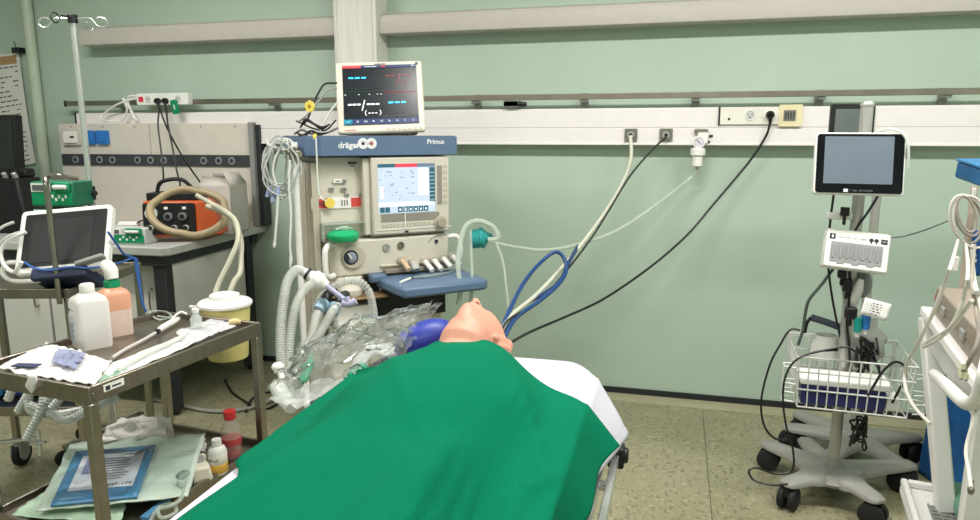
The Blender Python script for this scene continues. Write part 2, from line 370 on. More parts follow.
# wall hoses and cables
q0 = V((q.x, q.y, z3-.03))
m = MB(tube_clear); m.tube([q0, D(688, 180, 3.55), D(660, 202, 3.5), D(620, 229, 3.45), D(580, 244, 3.4), D(545, 250, 3.35), D(515, 247, 3.3), D(496, 243, 3.28), D(488, 240, 3.27)], .0085, 8); tag(m.build('oxygen_tube'), 'clear tube sagging from the gauge regulator to the teal canister', 'tube')
q = Y(631, 137, fy-.024); m = MB(mat('white_hose', '#cfd0bf', .4)); m.tube([q, q+V((0, -.025, -.01)), D(631, 158, 3.55), D(624, 180, 3.55), D(608, 208, 3.5), D(585, 240, 3.4), D(560, 270, 3.2), D(535, 296, 2.95), D(512, 315, 2.7), D(498, 336, 2.5)], .0095, 10); tag(m.build('gas_hose'), 'thick white gas hose from the left wall outlet down behind the bed', 'hose')
q = Y(666, 137, fy-.024); m = MB(mat('dark_hose', '#2b2d2b', .5)); m.tube([q, q+V((-.01, -.025, -.01)), D(652, 150, 3.55), D(630, 176, 3.52), D(608, 212, 3.46), D(590, 240, 3.37), D(563, 275, 3.15), D(538, 302, 2.9), D(508, 320, 2.6), D(500, 338, 2.45)], .0048, 8); tag(m.build('gas_hose'), 'thin black hose from the right wall outlet down behind the bed', 'hose')
bh = mat('blue_hose', '#17427a', .4)
m = MB(bh); m.tube([D(497, 340, 2.5), D(512, 305, 2.75), D(525, 281, 2.95), D(540, 263, 3.08), D(555, 252, 3.12), D(564, 258, 3.12), D(566, 272, 3.08), D(556, 287, 3.0), D(538, 302, 2.85), D(516, 318, 2.68), D(502, 342, 2.45)], .0085, 10); tag(m.build('looped_hose'), 'blue hose looped against the wall behind the manikin head', 'hose')
m = MB(mat('navy_hose', '#26406b', .45)); m.tube([D(500, 337, 2.55), D(520, 308, 2.85), D(545, 293, 3.0), D(560, 281, 3.1), D(569, 262, 3.2), D(578, 246, 3.38)], .009, 10); tag(m.build('gas_hose'), 'navy hose running alongside the white gas hose', 'hose')
q = Y(770, 115, fy-.012); pc = thing('power_cable', 'black plug in the wall socket plate with a long black cable', 'cable', (q.x, q.y, q.z-.03))
m = MB(black, fr(q)); m.tube([(0, -.0061, 0), (0, -.02, 0), (0, -.03, -.004)], [.021, .02, .015], 16, raw=True); m.tube([(0, -.024, -.008), (0, -.026, -.03), (0, -.024, -.04)], [.011, .009, .006], 10, raw=True); m.build('plug', pc)
m = MB(black); m.tube([q+V((0, -.024, -.038)), Y(766, 136, 3.71), Y(752, 158, 3.72), Y(735, 179, 3.71), Y(712, 206, 3.68), Y(690, 232, 3.62), Y(664, 256, 3.52), D(634, 279, 3.4), D(600, 301, 3.25), D(565, 317, 3.05), D(530, 332, 2.8), D(505, 346, 2.5)], .0058, 8); m.build('cord', pc)
# ------------------------------------------------------------------ laboratory bench along the left of the wall
bc = Z(166, 248, .9); BX, BY = bc.x, bc.y          # front right corner of the worktop
bm_ = fr((BX, BY, 0), R(2.0)); BW, BD = 1.75, .94
bench = thing('lab_bench', 'long grey laboratory bench with a raised service panel against the wall at left', 'bench', (BX-.8, BY+.4, 0))
m = MB(mat('bench_laminate', '#b9bab6', .4, var=.03), bm_); m.prism([(-BW, 0), (-.03, 0), (0, .03), (0, BD), (-BW, BD)], .855, .9); m.build('worktop', bench, .006)
for x, y in ((-.075, .06), (-.075, BD-.14), (-BW+.06, .06), (-BW+.06, BD-.14)):
    m = MB(dark_steel, bm_); m.box((x-.035, y-.03, .02), (x+.035, y+.03, .8)); m.use(rubber); m.tube([(x, y, 0), (x, y, .02)], .025, 12, raw=True); m.build('leg', bench, .004)
m = MB(dark_steel, bm_); m.box((-BW+.02, .02, .8), (-.03, .07, .855)); m.box((-.1, .07, .8), (-.04, BD-.05, .855)); m.box((-BW+.02, BD-.12, .8), (-.03, BD-.06, .855)); m.box((-BW+.03, .07, .8), (-BW+.09, BD-.05, .855)); m.build('frame', bench, .003)
cab = mat('cabinet_laminate', '#d6d4cf', .5, var=.02)
m = MB(cab, bm_); m.box((-.075, .1, .26), (-.055, BD-.18, .8)); m.build('side_panel', bench, .003)
for a, b_ in ((-.82, -.12), (-1.55, -.84)):
    m = MB(cab, bm_); m.box((a, .1, .2), (b_, .12, .79)); p = m.build('cabinet_door', bench, .003)
    m = MB(steel, bm_); m.tube([(b_-.06, .1, .66), (b_-.06, .075, .66), (b_-.06, .075, .54), (b_-.06, .1, .54)], .005, 8, 4); m.build('handle', p)
# service panel on the bench
py0 = BD-.08
pt = (bm_.inverted() @ Y(60, 122, (bm_ @ V((-1, py0, 0))).y)); ptr = on(bm_, 250, 123, py0); pz = ptr.z
pxl, pxr = on(bm_, 62, 160, py0).x, ptr.x
spn = mat('service_panel_enamel', '#d3ccc2', .45, var=.03)
m = MB(spn, bm_); m.box((pxl, py0, .9), (pxr, BD-.02, pz)); m.box((pxl, py0-.05, .9), (pxr, py0, .93))
for k in range(6):
    for zz in (pz-.02, pz-.21): m.use(ink); x = pxl+.1+(pxr-pxl-.2)*k/5; m.tube([(x, py0-.003, zz), (x, py0, zz)], .005, 8, raw=True)
m.use(ink); x = on(bm_, 150, 140, py0).x; m.box((x, py0-.001, pz-.19), (x+.003, py0, pz))
o_panel = m.build('service_panel', bench, .004)
z1, z2 = on(bm_, 160, 154.5, py0).z, on(bm_, 160, 165.8, py0).z
m = MB(mat('dark_socket_strip', '#3b3e42', .5, var=.1), bm_); m.box((pxl+.01, py0-.012, z2), (pxr-.005, py0, z1)); st = m.build('socket_strip', o_panel, .003)
for px in (76, 100, 113, 138, 151, 164, 204, 219, 232):
    q = on(bm_, px, 160.5, py0-.012); m = MB(mat('grey_socket', '#8d9092', .5), bm_ @ fr((q.x, py0-.012, (z1+z2)/2))); m.tube([(0, 0, 0), (0, -.006, 0)], .022, 18, raw=True); m.use(ink_dk); m.tube([(0, -.006, 0), (0, -.0065, 0)], .014, 14, raw=True); m.build('strip_socket', bench)
for px0, px1 in ((87.5, 97), (98, 110.5)):
    a, c = on(bm_, px0, 130.5, py0), on(bm_, px1, 144.5, py0); m = MB(mat('blue_socket', '#2f78c4', .4), bm_ @ fr(((a.x+c.x)/2, py0, (a.z+c.z)/2))); m.rrect(abs(c.x-a.x), abs(a.z-c.z), .008, -.022, 0); m.rrect(abs(c.x-a.x)*.72, abs(a.z-c.z)*.66, .012, -.028, -.022); m.build('blue_socket', o_panel, .002)
a, c = on(bm_, 64, 129, py0), on(bm_, 82, 145, py0); m = MB(mat('socket_box_white', '#c9c3ba', .45), bm_ @ fr(((a.x+c.x)/2, py0, (a.z+c.z)/2))); m.rrect(abs(c.x-a.x), abs(a.z-c.z), .006, -.02, 0); m.use(white_pl); m.rrect(abs(c.x-a.x)*.76, abs(a.z-c.z)*.72, .006, -.03, -.02); m.use(ink_dk); m.cbox((.02, -.031, .0), (.03, .002, .012)); m.build('white_socket', o_panel)
xr2 = on(bm_, 260, 124, py0+.05).x
m = MB(mat('end_cap_grey', '#8c8c8c', .5), bm_); m.box((pxr, py0-.03, .9), (pxr+.03, BD, pz+.004)); m.use(dark_steel); m.box((pxr+.03, py0+.0, .9), (pxr+.06, BD, pz-.01)); m.build('panel_end', bench, .003)

def bt(px, py, z=.9): return Z(px, py, z)
# power strip with plugs hanging on the rail
q = Y(139, 100, ry-.03); q2 = Y(190.5, 100, ry-.03)
ps = thing('power_strip', 'white multi-way power strip with a red switch fixed to the rail above the bench', 'power strip', ((q.x+q2.x)/2, ry-.03, 1.6))
L = fr(((q.x+q2.x)/2, ry-.03, (q.z+.003))); wx = abs(q2.x-q.x)
m = MB(white_pl, L); m.rrect(wx, .07, .012, -.022, .022); m.build('body', ps, .003)
m = MB(mat('red_rocker', '#c8324a', .35, emit=.15), L); m.cbox((-wx/2+.035, -.024, 0), (.032, .008, .03)); m.build('switch', ps, .003)
for dx in (.085, .3): m = MB(ltgrey, L); m.tube([(-wx/2+dx, -.022, 0), (-wx/2+dx, -.025, 0)], .02, 18, raw=True); m.use(ink_dk); m.tube([(-wx/2+dx-.007, -.025, 0), (-wx/2+dx-.007, -.026, 0)], .003, 6, raw=True); m.tube([(-wx/2+dx+.007, -.025, 0), (-wx/2+dx+.007, -.026, 0)], .003, 6, raw=True); m.build('socket', ps)
for px, path, lb in ((158.5, [(159, 108), (158, 125), (161, 150), (163, 170), (163, 181), (158, 188)], 'black plug and cord at the left of the power strip, hanging to the orange unit'),
                 (166, [(166, 108), (168, 125), (173, 150), (177, 172), (180, 186), (172, 193)], 'black plug and cord at the right of the power strip, hanging to the orange unit')):
    q = Y(px, 101, ry-.055); t = thing('plug_cord', lb, 'cord', (q.x, q.y, q.z-.02)); m = MB(black, fr((q.x, ry-.0525, q.z))); m.tube([(0, 0, 0), (0, -.02, 0), (0, -.03, -.006)], [.018, .017, .012], 14, raw=True); m.build('plug', t)
    m = MB(black); pts = [V((q.x, ry-.08, q.z-.006))]+[Y(x, y, ry-.09-.05*k) for k, (x, y) in enumerate(path)]; m.tube(pts, .005, 6); m.build('cord', t)
m = MB(black); m.tube([Y(158, 102, ry-.1), Y(163, 118, ry-.12), Y(172, 138, ry-.16), Y(186, 162, ry-.22), Y(203, 186, ry-.3)], .005, 6); tag(m.build('black_lead'), 'black cord crossing diagonally in front of the service panel to the carton', 'cord')
q = Y(175, 107, ry-.06); m = MB(green_pl, fr(q, 0, R(4), R(-8))); m.rrect(.045, .085, .01, -.006, .006); m.use(white_pl); m.rrect(.008, .03, .003, -.008, -.006); tag(m.build('green_tag', bevel=.002), 'small green plastic clip hanging at the power strip', 'clip')
for pts, lb in (([(150, 97), (136, 98), (118, 104), (106, 112), (100, 118), (108, 121), (122, 120), (127, 110), (123, 98), (132, 112), (137, 121)], 'white cord looped loosely over the steel rail left of the power strip'),
                ([(148, 99), (140, 96), (128, 97), (130, 108), (134, 119)], 'short white cord hanging beside the power strip')):
    m = MB(white_pl); m.tube([Y(x, y, ry-.03-.012*(k % 3)) for k, (x, y) in enumerate(pts)], .006, 6); tag(m.build('loose_cable'), lb, 'cord')
# carton on the bench
c0 = bm_ @ V((0, 0, 0)); q = on(bm_, 224, 228, .42)
cm = bm_ @ fr((on(bm_, 221, 220, .55).x, .6, .9), R(12)); wl = .17; hh = on(bm_, 222, 186, .5).z-.9
t = thing('carton', 'open white cardboard carton on the right end of the bench', 'carton', cm @ V((0, 0, 0)))
cb = mat('white_cardboard', '#c9c3bc', .75, var=.04)
m = MB(cb, cm); th = .004
m.box((-wl/2, -.13, 0), (wl/2, .13, th)); m.box((-wl/2, -.13, 0), (wl/2, -.13+th, hh)); m.box((-wl/2, .13-th, 0), (wl/2, .13, hh)); m.box((-wl/2, -.13, 0), (-wl/2+th, .13, hh)); m.box((wl/2-th, -.13, 0), (wl/2, .13, hh)); m.build('box', t)
for a, b2, c2, d2 in (((-wl/2, -.13, hh), (wl/2, -.13, hh), (wl/2-.02, -.03, hh+.035), (-wl/2-.02, -.04, hh+.05)), ((-wl/2, .13, hh), (wl/2, .13, hh), (wl/2-.02, .06, hh+.075), (-wl/2, .05, hh+.06)), ((wl/2, -.13, hh), (wl/2, .13, hh), (wl/2-.04, .1, hh+.06), (wl/2-.05, -.09, hh+.08))):
    m = MB(cb, cm); m.quad(a, b2, c2, d2); m.build('flap', t, solid=.003)
# orange suction unit with its hose wound round it
om = bm_ @ fr((on(bm_, 182, 232, .25).x, .27, .9), R(17)) @ Matrix.Scale(1.3, 4); S = .0046
t = thing('suction_unit', 'orange portable suction unit with a dark control panel on the bench', 'medical unit', om @ V((0, 0, 0)))
org = mat('orange_plastic', '#c2592c', .42, var=.06)
m = MB(org, om); m.prism([(-.135, -.08), (.09, -.08), (.16, -.02), (.15, .1), (-.13, .1)], .02, .165, top=[(-.13, -.07), (.085, -.07), (.12, -.02), (.115, .09), (-.125, .09)]); m.build('housing', t, .012)
m = MB(black, om @ fr((-.025, -.079, .095), 0, R(-4))); m.rrect(.2, .125, .01, -.006, .004); m.use(ltgrey)
m.tube([(-.065, -.006, .022), (-.065, -.016, .022)], .024, 20, raw=True); m.use(ink); m.tube([(-.065, -.016, .022), (-.065, -.026, .022)], .014, 16, raw=True)
for k, (x, z) in enumerate(((.0, .01), (.055, .01), (-.07, -.035), (-.025, -.035), (.02, -.035), (.065, -.035))): m.use(ink if k < 2 else ltgrey); m.tube([(x, -.006, z), (x, -.02, z)], .016 if k < 2 else .011, 16, raw=True); m.use(black); m.tube([(x, -.02, z), (x, -.026, z)], .009, 12, raw=True)
m.use(white_pl); m.cbox((-.01, -.0065, .043), (.014, .003, .01)); m.cbox((.06, -.0065, .043), (.014, .003, .01))
m.build('control_panel', t)
m = MB(black, om); m.box((-.12, -.05, .165), (.08, .07, .195)); m.tube([(-.1, .01, .19), (-.08, .01, .235), (.0, .01, .245), (.05, .01, .2)], .008, 8); m.build('carry_handle', t, .004)
hm = mat('beige_hose', '#938467', .5, var=.06)
m = MB(hm); loop = []
for k in range(22):
    a = 2*PI*k/22; loop.append(D(188+38*math.cos(a)+(3 if math.sin(a) > .3 else 0), 213.5-22.5*math.sin(a)-(2 if math.cos(a) < 0 else 0), 3.02+.04*math.cos(a)+.13*math.sin(a)))
m.tube([bm_ @ V(((bm_.inverted() @ p).x, (bm_.inverted() @ p).y, max((bm_.inverted() @ p).z, .925))) for p in loop], .0165, 10, 5, True, corr=(.0009, .009)); tag(m.build('corrugated_hose'), 'beige corrugated hose wrapped round the orange suction unit', 'hose')
for dz, lb, e in ((0, 'upper', [(196, 195), (214, 205), (226, 212), (236, 222), (238, 240), (229, 262), (218, 285), (213, 305), (214, 330)]), (1, 'lower', [(206, 206), (222, 212), (234, 222), (241, 240), (241, 258), (240, 273), (234, 282), (228, 300), (226, 325)])):
    m = MB(mat('ivory_hose', '#bab7a4', .4)); m.tube([D(x, y, 2.98 if k < 2 else 2.88-.03*k) for k, (x, y) in enumerate(e)], .0105, 8); tag(m.build('ivory_hose'), ('outer' if dz else 'inner')+' of the two ivory hoses hanging from the orange unit over the bench edge', 'hose')
# small green-fronted pump lying on the bench
q = on(bm_, 128, 232, .1); pm = bm_ @ fr((q.x, .12, .9), R(4))
def pump(M, w, h, d, label, group=None, body=None):
    t = thing('syringe_pump', label, 'infusion pump', M @ V((0, 0, 0)), 0, group)
    m = MB(body or ltgrey, M); m.box((-w/2, -d/2, 0), (w/2, d/2, h)); m.build('body', t, .006)
    m = MB(green_pl, M); m.box((-w/2+.006, -d/2-.004, .008), (w/2-.006, -d/2, h*.58)); m.use(white_pl)
    for k in range(6): m.cbox((-w*.05+k*w*.075, -d/2-.005, h*.3+(k % 2)*.012), (w*.045, .003, h*.13))
    m.build('keypad', t, .002)
    m = MB(white_pl, M); m.box((-w/2+.008, -d/2-.005, h*.6), (-w*.02, -d/2, h*.94)); m.use(mat('lcd_dark', '#5a6360', .2)); m.box((-w/2+.014, -d/2-.0065, h*.65), (-w*.06, -d/2-.005, h*.88)); m.build('display', t)
    m = MB(green_pl, M); m.box((w*.08, -d/2-.01, h*.6), (w*.44, -d/2+.02, h*.98)); m.use(white_pl); m.tube([(w*.1, -d/2-.016, h*.8), (w*.4, -d/2-.016, h*.8)], h*.09, 12, raw=True); m.build('syringe_carriage', t, .004)
    return t
pump(pm, .25, .085, .13, 'slim pump with a green keypad lying on the bench between screen and orange unit')
m = MB(white_pl); m.box((-.05, -.02, 0), (.05, .02, .02), pm @ fr((-.02, .02, .086), R(12))); tag(m.build('cable_adapter', bevel=.005), 'small white cable adapter lying on the slim green pump', 'adapter')
m = MB(black); m.tube([pm @ V(p) for p in ((.02, .02, .098), (.07, .0, .115), (.12, .05, .11), (.2, .1, .03), (.26, .12, .01))], .004, 6); tag(m.build('black_lead'), 'thin black cord curling behind the slim green pump', 'cord')

# ------------------------------------------------------------------ far left: notice, screen, black printer
npl = Matrix.Translation(V((0, WY-.012, 0)))
m = MB(mat('notice_paper', '#dedbd8', .7, var=.02)); P = [Y(-12, 56, WY-.012), Y(19, 52.5, WY-.012), Y(26, 90, WY-.012), Y(36, 163, WY-.02), Y(-12, 172, WY-.02)]
t = thing('paper_notice', 'tall handwritten paper notice pinned on the wall at far left', 'notice', (P[1].x-.1, WY-.01, P[4].z))
yq = WY-.012
def paper_pt(u, v): a = P[0].lerp(P[1], u); b_ = P[4].lerp(P[3], u); p = a.lerp(b_, v); return V((p.x, yq-.02*math.sin(PI*v)*.4-.01*u*v, p.z))
m.grid(paper_pt, 4, 12); m.use(ink_dk); rnd = random.Random(3)
for k in range(22):
    v = .08+k*.042; u = .05
    while u < .85:
        l = rnd.uniform(.04, .16)
        if rnd.random() < .8:
            a, b_ = paper_pt(u, v), paper_pt(min(u+l, .9), v); dn = V((0, -.002, 0)); dz = V((0, 0, .006)); m.quad(a+dn, b_+dn, b_+dn+dz, a+dn+dz)
        u += l+.04
m.build('sheet', t)
m = MB(mat('tape_brown', '#b08a62', .6)); m.quad(paper_pt(0, .02)+V((0, -.003, 0)), paper_pt(.9, .02)+V((0, -.003, 0)), paper_pt(.9, .09)+V((0, -.003, 0)), paper_pt(0, .09)+V((0, -.003, 0)))
m.build('tape', t)
q = Y(18.5, 50.5, WY-.03); m = MB(black, fr(q)); m.cbox((0, 0, 0), (.06, .05, .035)); m.tube([(-.02, 0, .015), (-.02, -.005, .05), (-.03, -.005, .055)], .003, 6, 3); tag(m.build('binder_clip', bevel=.004), 'black binder clip at the top corner of the wall notice', 'clip')
# black screen on the bench
q = on(bm_, 12, 205, .5); sm = bm_ @ fr((on(bm_, 3, 160, .6).x, .6, .9), R(-14))
zt = on(bm_, 12, 115, .6).z-.9; zb2 = on(bm_, 12, 186, .6).z-.9
t = thing('desktop_screen', 'dark switched-off desktop screen at the far left edge in front of the notice', 'screen', sm @ V((0, 0, 0)))
m = MB(black, sm @ fr((0, 0, (zt+zb2)/2), 0, R(-3))); m.rrect(.36, zt-zb2, .01, -.02, .03); m.build('casing', t, .004)
m = MB(black_gl, sm @ fr((0, 0, (zt+zb2)/2), 0, R(-3))); m.rrect(.32, zt-zb2-.05, .004, -.0215, -.02); m.build('panel', t)
m = MB(black, sm); m.box((-.04, .0, .012), (.04, .035, zb2+.03)); m.box((-.11, -.08, 0), (.11, .11, .012)); m.build('stand', t, .004)
# black printer-like box with dials, in front of the screen
bx = on(bm_, 14, 200, .35); pm2 = bm_ @ fr((bx.x-.02, .36, .9), R(8)); hz = on(bm_, 20, 178, .33).z-.9
t = thing('black_printer', 'low black machine with shiny knobs on the bench at far left', 'machine', pm2 @ V((0, 0, 0)))
m = MB(mat('black_matt', '#121315', .55, var=.2), pm2); m.prism([(-.22, -.12), (.17, -.12), (.19, -.02), (.17, .12), (-.22, .12)], 0, hz, top=[(-.21, -.09), (.11, -.09), (.13, -.02), (.11, .1), (-.21, .1)]); m.build('body', t, .012)
for x in (-.08, -.0, .06): m = MB(chrome, pm2); m.cyl((x, -.03, hz), (x, -.045, hz+.03), .018, .014, 14); m.build('knob', t, .003)
m = MB(mat('black_matt', '#121315', .55), pm2); m.box((-.13, 0, hz), (.1, .08, hz+.05)); m.build('lid', t, .012)
# ------------------------------------------------------------------ stainless trolley with the white framed screen
TZ = .92
tN, tR = Z(69, 289, TZ), Z(141, 262, TZ); e1 = (tR-tN).normalized(); ang = math.atan2(e1.y, e1.x)-PI/2
tm = fr((tN.x, tN.y, 0), ang); TL_ = (tR-tN).length; TWD = .62   # local: x<0 left, y back
def tray_cart(name, label, M, w, l, ztop, zlow, sec=.025, rim=.035, casters=True, floor_z=0):
    t = thing(name, label, 'trolley', M @ V((-w/2, l/2, 0)))
    m = MB(steel_br, M)
    def tray(z, mm):
        mm.box((-w, 0, z-.004), (0, l, z)); mm.box((-w, 0, z-rim*.6), (0, .012, z+rim*.4)); mm.box((-w, l-.012, z-rim*.6), (0, l, z+rim*.4)); mm.box((-w, 0.012, z-rim*.6), (-w+.012, l-.012, z+rim*.4)); mm.box((-.012, 0.012, z-rim*.6), (0, l-.012, z+rim*.4))
    tray(ztop-rim*.4, m); m.build('top_tray', t, .004)
    m = MB(steel_br, M); tray(zlow, m); m.build('lower_shelf', t, .003)
    for x, y in ((-sec/2, sec/2), (-w+sec/2, sec/2), (-sec/2, l-sec/2), (-w+sec/2, l-sec/2)):
        m = MB(steel, M); m.box((x-sec/2, y-sec/2, .13), (x+sec/2, y+sec/2, ztop-rim)); lg = m.build('leg', t, .003)
        if casters:
            m = MB(grey_pl, M); m.tube([(x, y, .13), (x, y, .1)], .016, 12, raw=True); m.box((x-.024, y-.02, .05), (x-.016, y+.04, .105)); m.box((x+.016, y-.02, .05), (x+.024, y+.04, .105)); m.build('caster_fork', lg)
            m = MB(rubber, M); m.tube([(x-.015, y+.018, .055), (x-.01, y+.018, .055), (x+.01, y+.018, .055), (x+.015, y+.018, .055)], [.048, .055, .055, .048], 22, raw=True); m.use(grey_pl); m.tube([(x-.0155, y+.018, .055), (x+.0155, y+.018, .055)], .03, 16, raw=True); m.build('caster_wheel', lg)
    return t
tl = tray_cart('steel_trolley', 'stainless trolley with the white framed screen on it, behind the front cart', tm, TWD, TL_, TZ, .47)
# upright push bar at its near corner
a0 = D(62, 287, (tN-CAM).dot(FWD)-.03)
m = MB(steel); top = D(48, 178, (tN-CAM).dot(FWD)-.02); foot = tm @ V((-.03, -.012, TZ-.05)); m.tube([foot, V((foot.x, foot.y, 1.2)), V((foot.x, foot.y, top.z-.01)), top+V((0, .004, .006)), D(60, 176.5, 2.3), D(76, 178.5, 2.45)], .009, 10, 5); m.build('push_bar', tl)
# white framed screen
C4 = [D(13, 212, 2.48), D(107.5, 205.5, 2.5), D(112, 265, 2.42), D(22, 275.5, 2.40)]
cen = sum(C4, V())/4; ex = ((C4[1]-C4[0])+(C4[2]-C4[3])).normalized(); ez = ((C4[0]-C4[3])+(C4[1]-C4[2])); ez = (ez-ex*ez.dot(ex)).normalized(); ey = ez.cross(ex)
vm = Matrix(((ex.x, ey.x, ez.x, cen.x), (ex.y, ey.y, ez.y, cen.y), (ex.z, ey.z, ez.z, cen.z), (0, 0, 0, 1)))
w4 = ((C4[1]-C4[0]).length+(C4[2]-C4[3]).length)/2; h4 = ((C4[0]-C4[3]).length+(C4[1]-C4[2]).length)/2
t = thing('framed_screen', 'tilted dark screen in a white frame on the steel trolley', 'screen', (cen.x, cen.y, TZ))
m = MB(white_pl, vm); m.rrect(w4, h4, .018, 0, .035); m.build('frame', t, .006)
m = MB(black, vm); m.rrect(w4*.89, h4*.82, .006, -.002, 0, fr((.003, 0, .004))); g_ = m.build('bezel', t)
m = MB(mat('dark_screen', '#232627', .45, var=.05), vm); m.rrect(w4*.66, h4*.66, .003, -.003, -.002, fr((-.006, 0, -.002))); m.build('display', t)
m = MB(mat('navy_base', '#28324e', .5), vm); m.box((-w4*.28, -.02, -h4/2-.03), (w4*.3, .12, -h4/2+.012)); m.box((-w4*.2, .03, -h4/2-.02), (w4*.2, .07, h4*.1)); m.build('foot', t, .006)
zmin = min(v.z for v in m.v)
m = MB(grey_pl, vm); m.box((w4*.12, -.045, -h4/2-.012), (w4*.42, -.01, -h4/2+.002), fr((0, 0, 0), 0, 0, R(-14))); m.build('side_clip', t, .004)
for k, (pts, r, mm, lb) in enumerate(((([(22, 232), (10, 236), (-4, 246)]), .006, hose_clear, 'pale lead at the upper left of the white framed screen'),
    ([(26, 232), (8, 240), (1, 252), (4, 265), (14, 272), (22, 262)], .007, white_pl, 'white lead curling at the left of the white framed screen'),
    ([(14, 222), (4, 226), (-6, 233)], .005, hose_clear, 'thin clear lead running off the left edge above the trolley'),
    ([(18, 262), (6, 264), (3, 274), (14, 281), (40, 281)], .008, white_pl, 'white cable loop under the lower left of the white framed screen'))):
    m = MB(mm); m.tube([D(x, y, 2.44-.01*j) for j, (x, y) in enumerate(pts)], r, 8); tag(m.build('screen_lead'), lb, 'lead')
bl = mat('blue_lead', '#3a66b4', .4)
for pts, lb in (([(24, 262), (34, 268), (50, 270), (70, 267), (88, 268), (104, 266), (122, 262), (135, 258), (138, 268), (142, 300), (146, 312)], 'blue lead draped along the foot of the white framed screen'),
                ([(108, 232), (116, 243), (124, 254), (134, 259), (137, 275), (143, 305)], 'blue lead from the screen edge hanging down the trolley corner')):
    m = MB(bl); m.tube([D(x, y, 2.36+.008*j+.2*(x > 100)*min(1, (x-100)/30)) for j, (x, y) in enumerate(pts)], .0042, 6); tag(m.build('blue_lead'), lb, 'lead')
# lower shelf load: pad and hoses
q = tm @ V((-.2, .2, .49))
m = MB(mat('navy_pad', '#283a78', .5), tm); m.box((-.36, .12, .475), (-.03, .34, .52)); tag(m.build('pad', bevel=.012), 'dark blue pad on the trolley lower shelf under the hoses', 'pad')
m = MB(mat('sky_cloth', '#3f8fc8', .6), tm); m.box((-.46, .02, .475), (-.37, .3, .56)); m.box((-.3, .14, .5215), (-.16, .28, .545)); tag(m.build('blue_packet', bevel=.012), 'bright blue packet standing on the trolley lower shelf', 'packet')
wm_ = mat('grey_white_hose', '#c6c9c6', .4, var=.05)
for k, (pts, lb) in enumerate((([(8, 400), (14, 385), (22, 378), (32, 384), (28, 402), (34, 412), (60, 414), (84, 410)], 'lower'), ([(18, 412), (26, 398), (36, 383), (44, 380), (44, 396), (40, 412), (26, 440)], 'middle'), ([(30, 405), (44, 410), (66, 420), (92, 408), (116, 398)], 'right'), ([(48, 402), (54, 390), (62, 382), (70, 384), (62, 396), (52, 408)], 'upper'))):
    m = MB(wm_); m.tube([D(x, y, 2.24-.012*j-.03*k) for j, (x, y) in enumerate(pts)], .013, 8, 5, corr=(.0014, .01)); tag(m.build('breathing_hose'), '%s pale corrugated hose heaped at the trolley lower shelf' % lb, 'hose')
m = MB(chrome); a, b2 = D(-6, 443, 2.6), D(38, 438, 2.6); m.cyl(a, b2, .009); m.cyl(D(38, 430, 2.6), D(40, 455, 2.6), .008); m.cyl(D(30, 444, 2.58), D(46, 442, 2.58), .006); tag(m.build('chrome_handle'), 'chrome T-handle low under the trolley shelf near the left edge', 'handle')
q = Z(9, 462, .11); 
# IV pole with clamped pumps
pb = D(83, 120, 2.97); PX, PY = pb.x, pb.y; ztop = D(72, 23, 2.97).z
t = thing('drip_stand', 'tall chrome drip stand with wire hooks at far left', 'drip stand', (PX, PY, 0))
m = MB(chrome); m.cyl((PX, PY, .1), (PX, PY, 1.2), .016); m.cyl((PX, PY, 1.2), (PX, PY, ztop), .012); m.build('pole', t)
m = MB(black); m.cyl((PX, PY, ztop-.012), (PX, PY, ztop+.022), .02); m.build('hub', t, .003)
for sx, far in ((-1, 0), (1, 0), (-1, 1), (1, 1)):
    L = fr((PX, PY, ztop+.006), R(14 if not far else 104)); m = MB(chrome if not (sx < 0 and far) else black, L); r_ = .042
    m.tube([(sx*.015, 0, 0), (sx*.07, 0, .002), (sx*.09, 0, -.012), (sx*.105, 0, -.03), (sx*.13, 0, -.034), (sx*.146, 0, -.018), (sx*.135, 0, .0), (sx*.11, 0, .004), (sx*.1, 0, -.004)], .0028, 7); m.build('hook', t)
m = MB(black); m.cyl((PX, PY, 1.17), (PX, PY, 1.23), .02); m.cyl((PX, PY, 1.2), (PX+.04, PY-.015, 1.2), .012); m.build('height_collar', t, .003)
for k in range(5):
    a = 2*PI*k/5+.5; d = V((math.cos(a), math.sin(a), 0)); m = MB(steel); m.bar(V((PX, PY, .115)), V((PX, PY, .085))+d*.22, .03, .02); lg = m.build('base_leg', t, .004)
    m = MB(rubber); c = V((PX, PY, .035))+d*.22; n_ = V((-d.y, d.x, 0)); m.cyl(c-n_*.012, c+n_*.012, .035); m.build('caster', lg)
pm3 = fr((PX-.075, PY-.088, Z(60, 206, 0).z), 0)
for zc, h, lb in ((D(70, 207, 2.90).z, .105, 'green and white syringe pump clamped to the drip stand, upper of the two'), (D(70, 226, 2.90).z, .07, 'lower green and white syringe pump on the drip stand, behind the white framed screen')):
    pump(fr((PX-.06, PY-.086, zc), R(10)), (.19), h, .13, lb, None, mat('pump_green', '#246a50', .42, var=.08))

# ------------------------------------------------------------------ stainless cart in the left foreground
KZ = .85
kN, kR = Z(88, 388, KZ), Z(261, 322, KZ); e1 = (kR-kN).normalized(); ka = math.atan2(e1.y, e1.x)-PI/2
km = fr((kN.x, kN.y, 0), ka); KL = (kR-kN).length; KW = .43; KS = .42
cart = tray_cart('instrument_cart', 'stainless instrument cart in the left foreground with bottles and gauze on its tray', km, KW, KL, KZ, KS, .026, .045)
kt = KZ-.018       # tray floor
def kp(px, py, z=None): return km.inverted() @ Z(px, py, KZ-.018 if z is None else z)
q = kp(91, 391, KZ)
m = MB(white_pl, km); m.box((.0002, .04, KZ-.026), (.002, .1, KZ-.008)); m.use(ink_dk); m.box((.002, .046, KZ-.023), (.003, .058, KZ-.012)); m.box((.002, .064, KZ-.02), (.003, .09, KZ-.016)); m.build('tape_label', cart, label='white tape label with black marks on the tray rim')
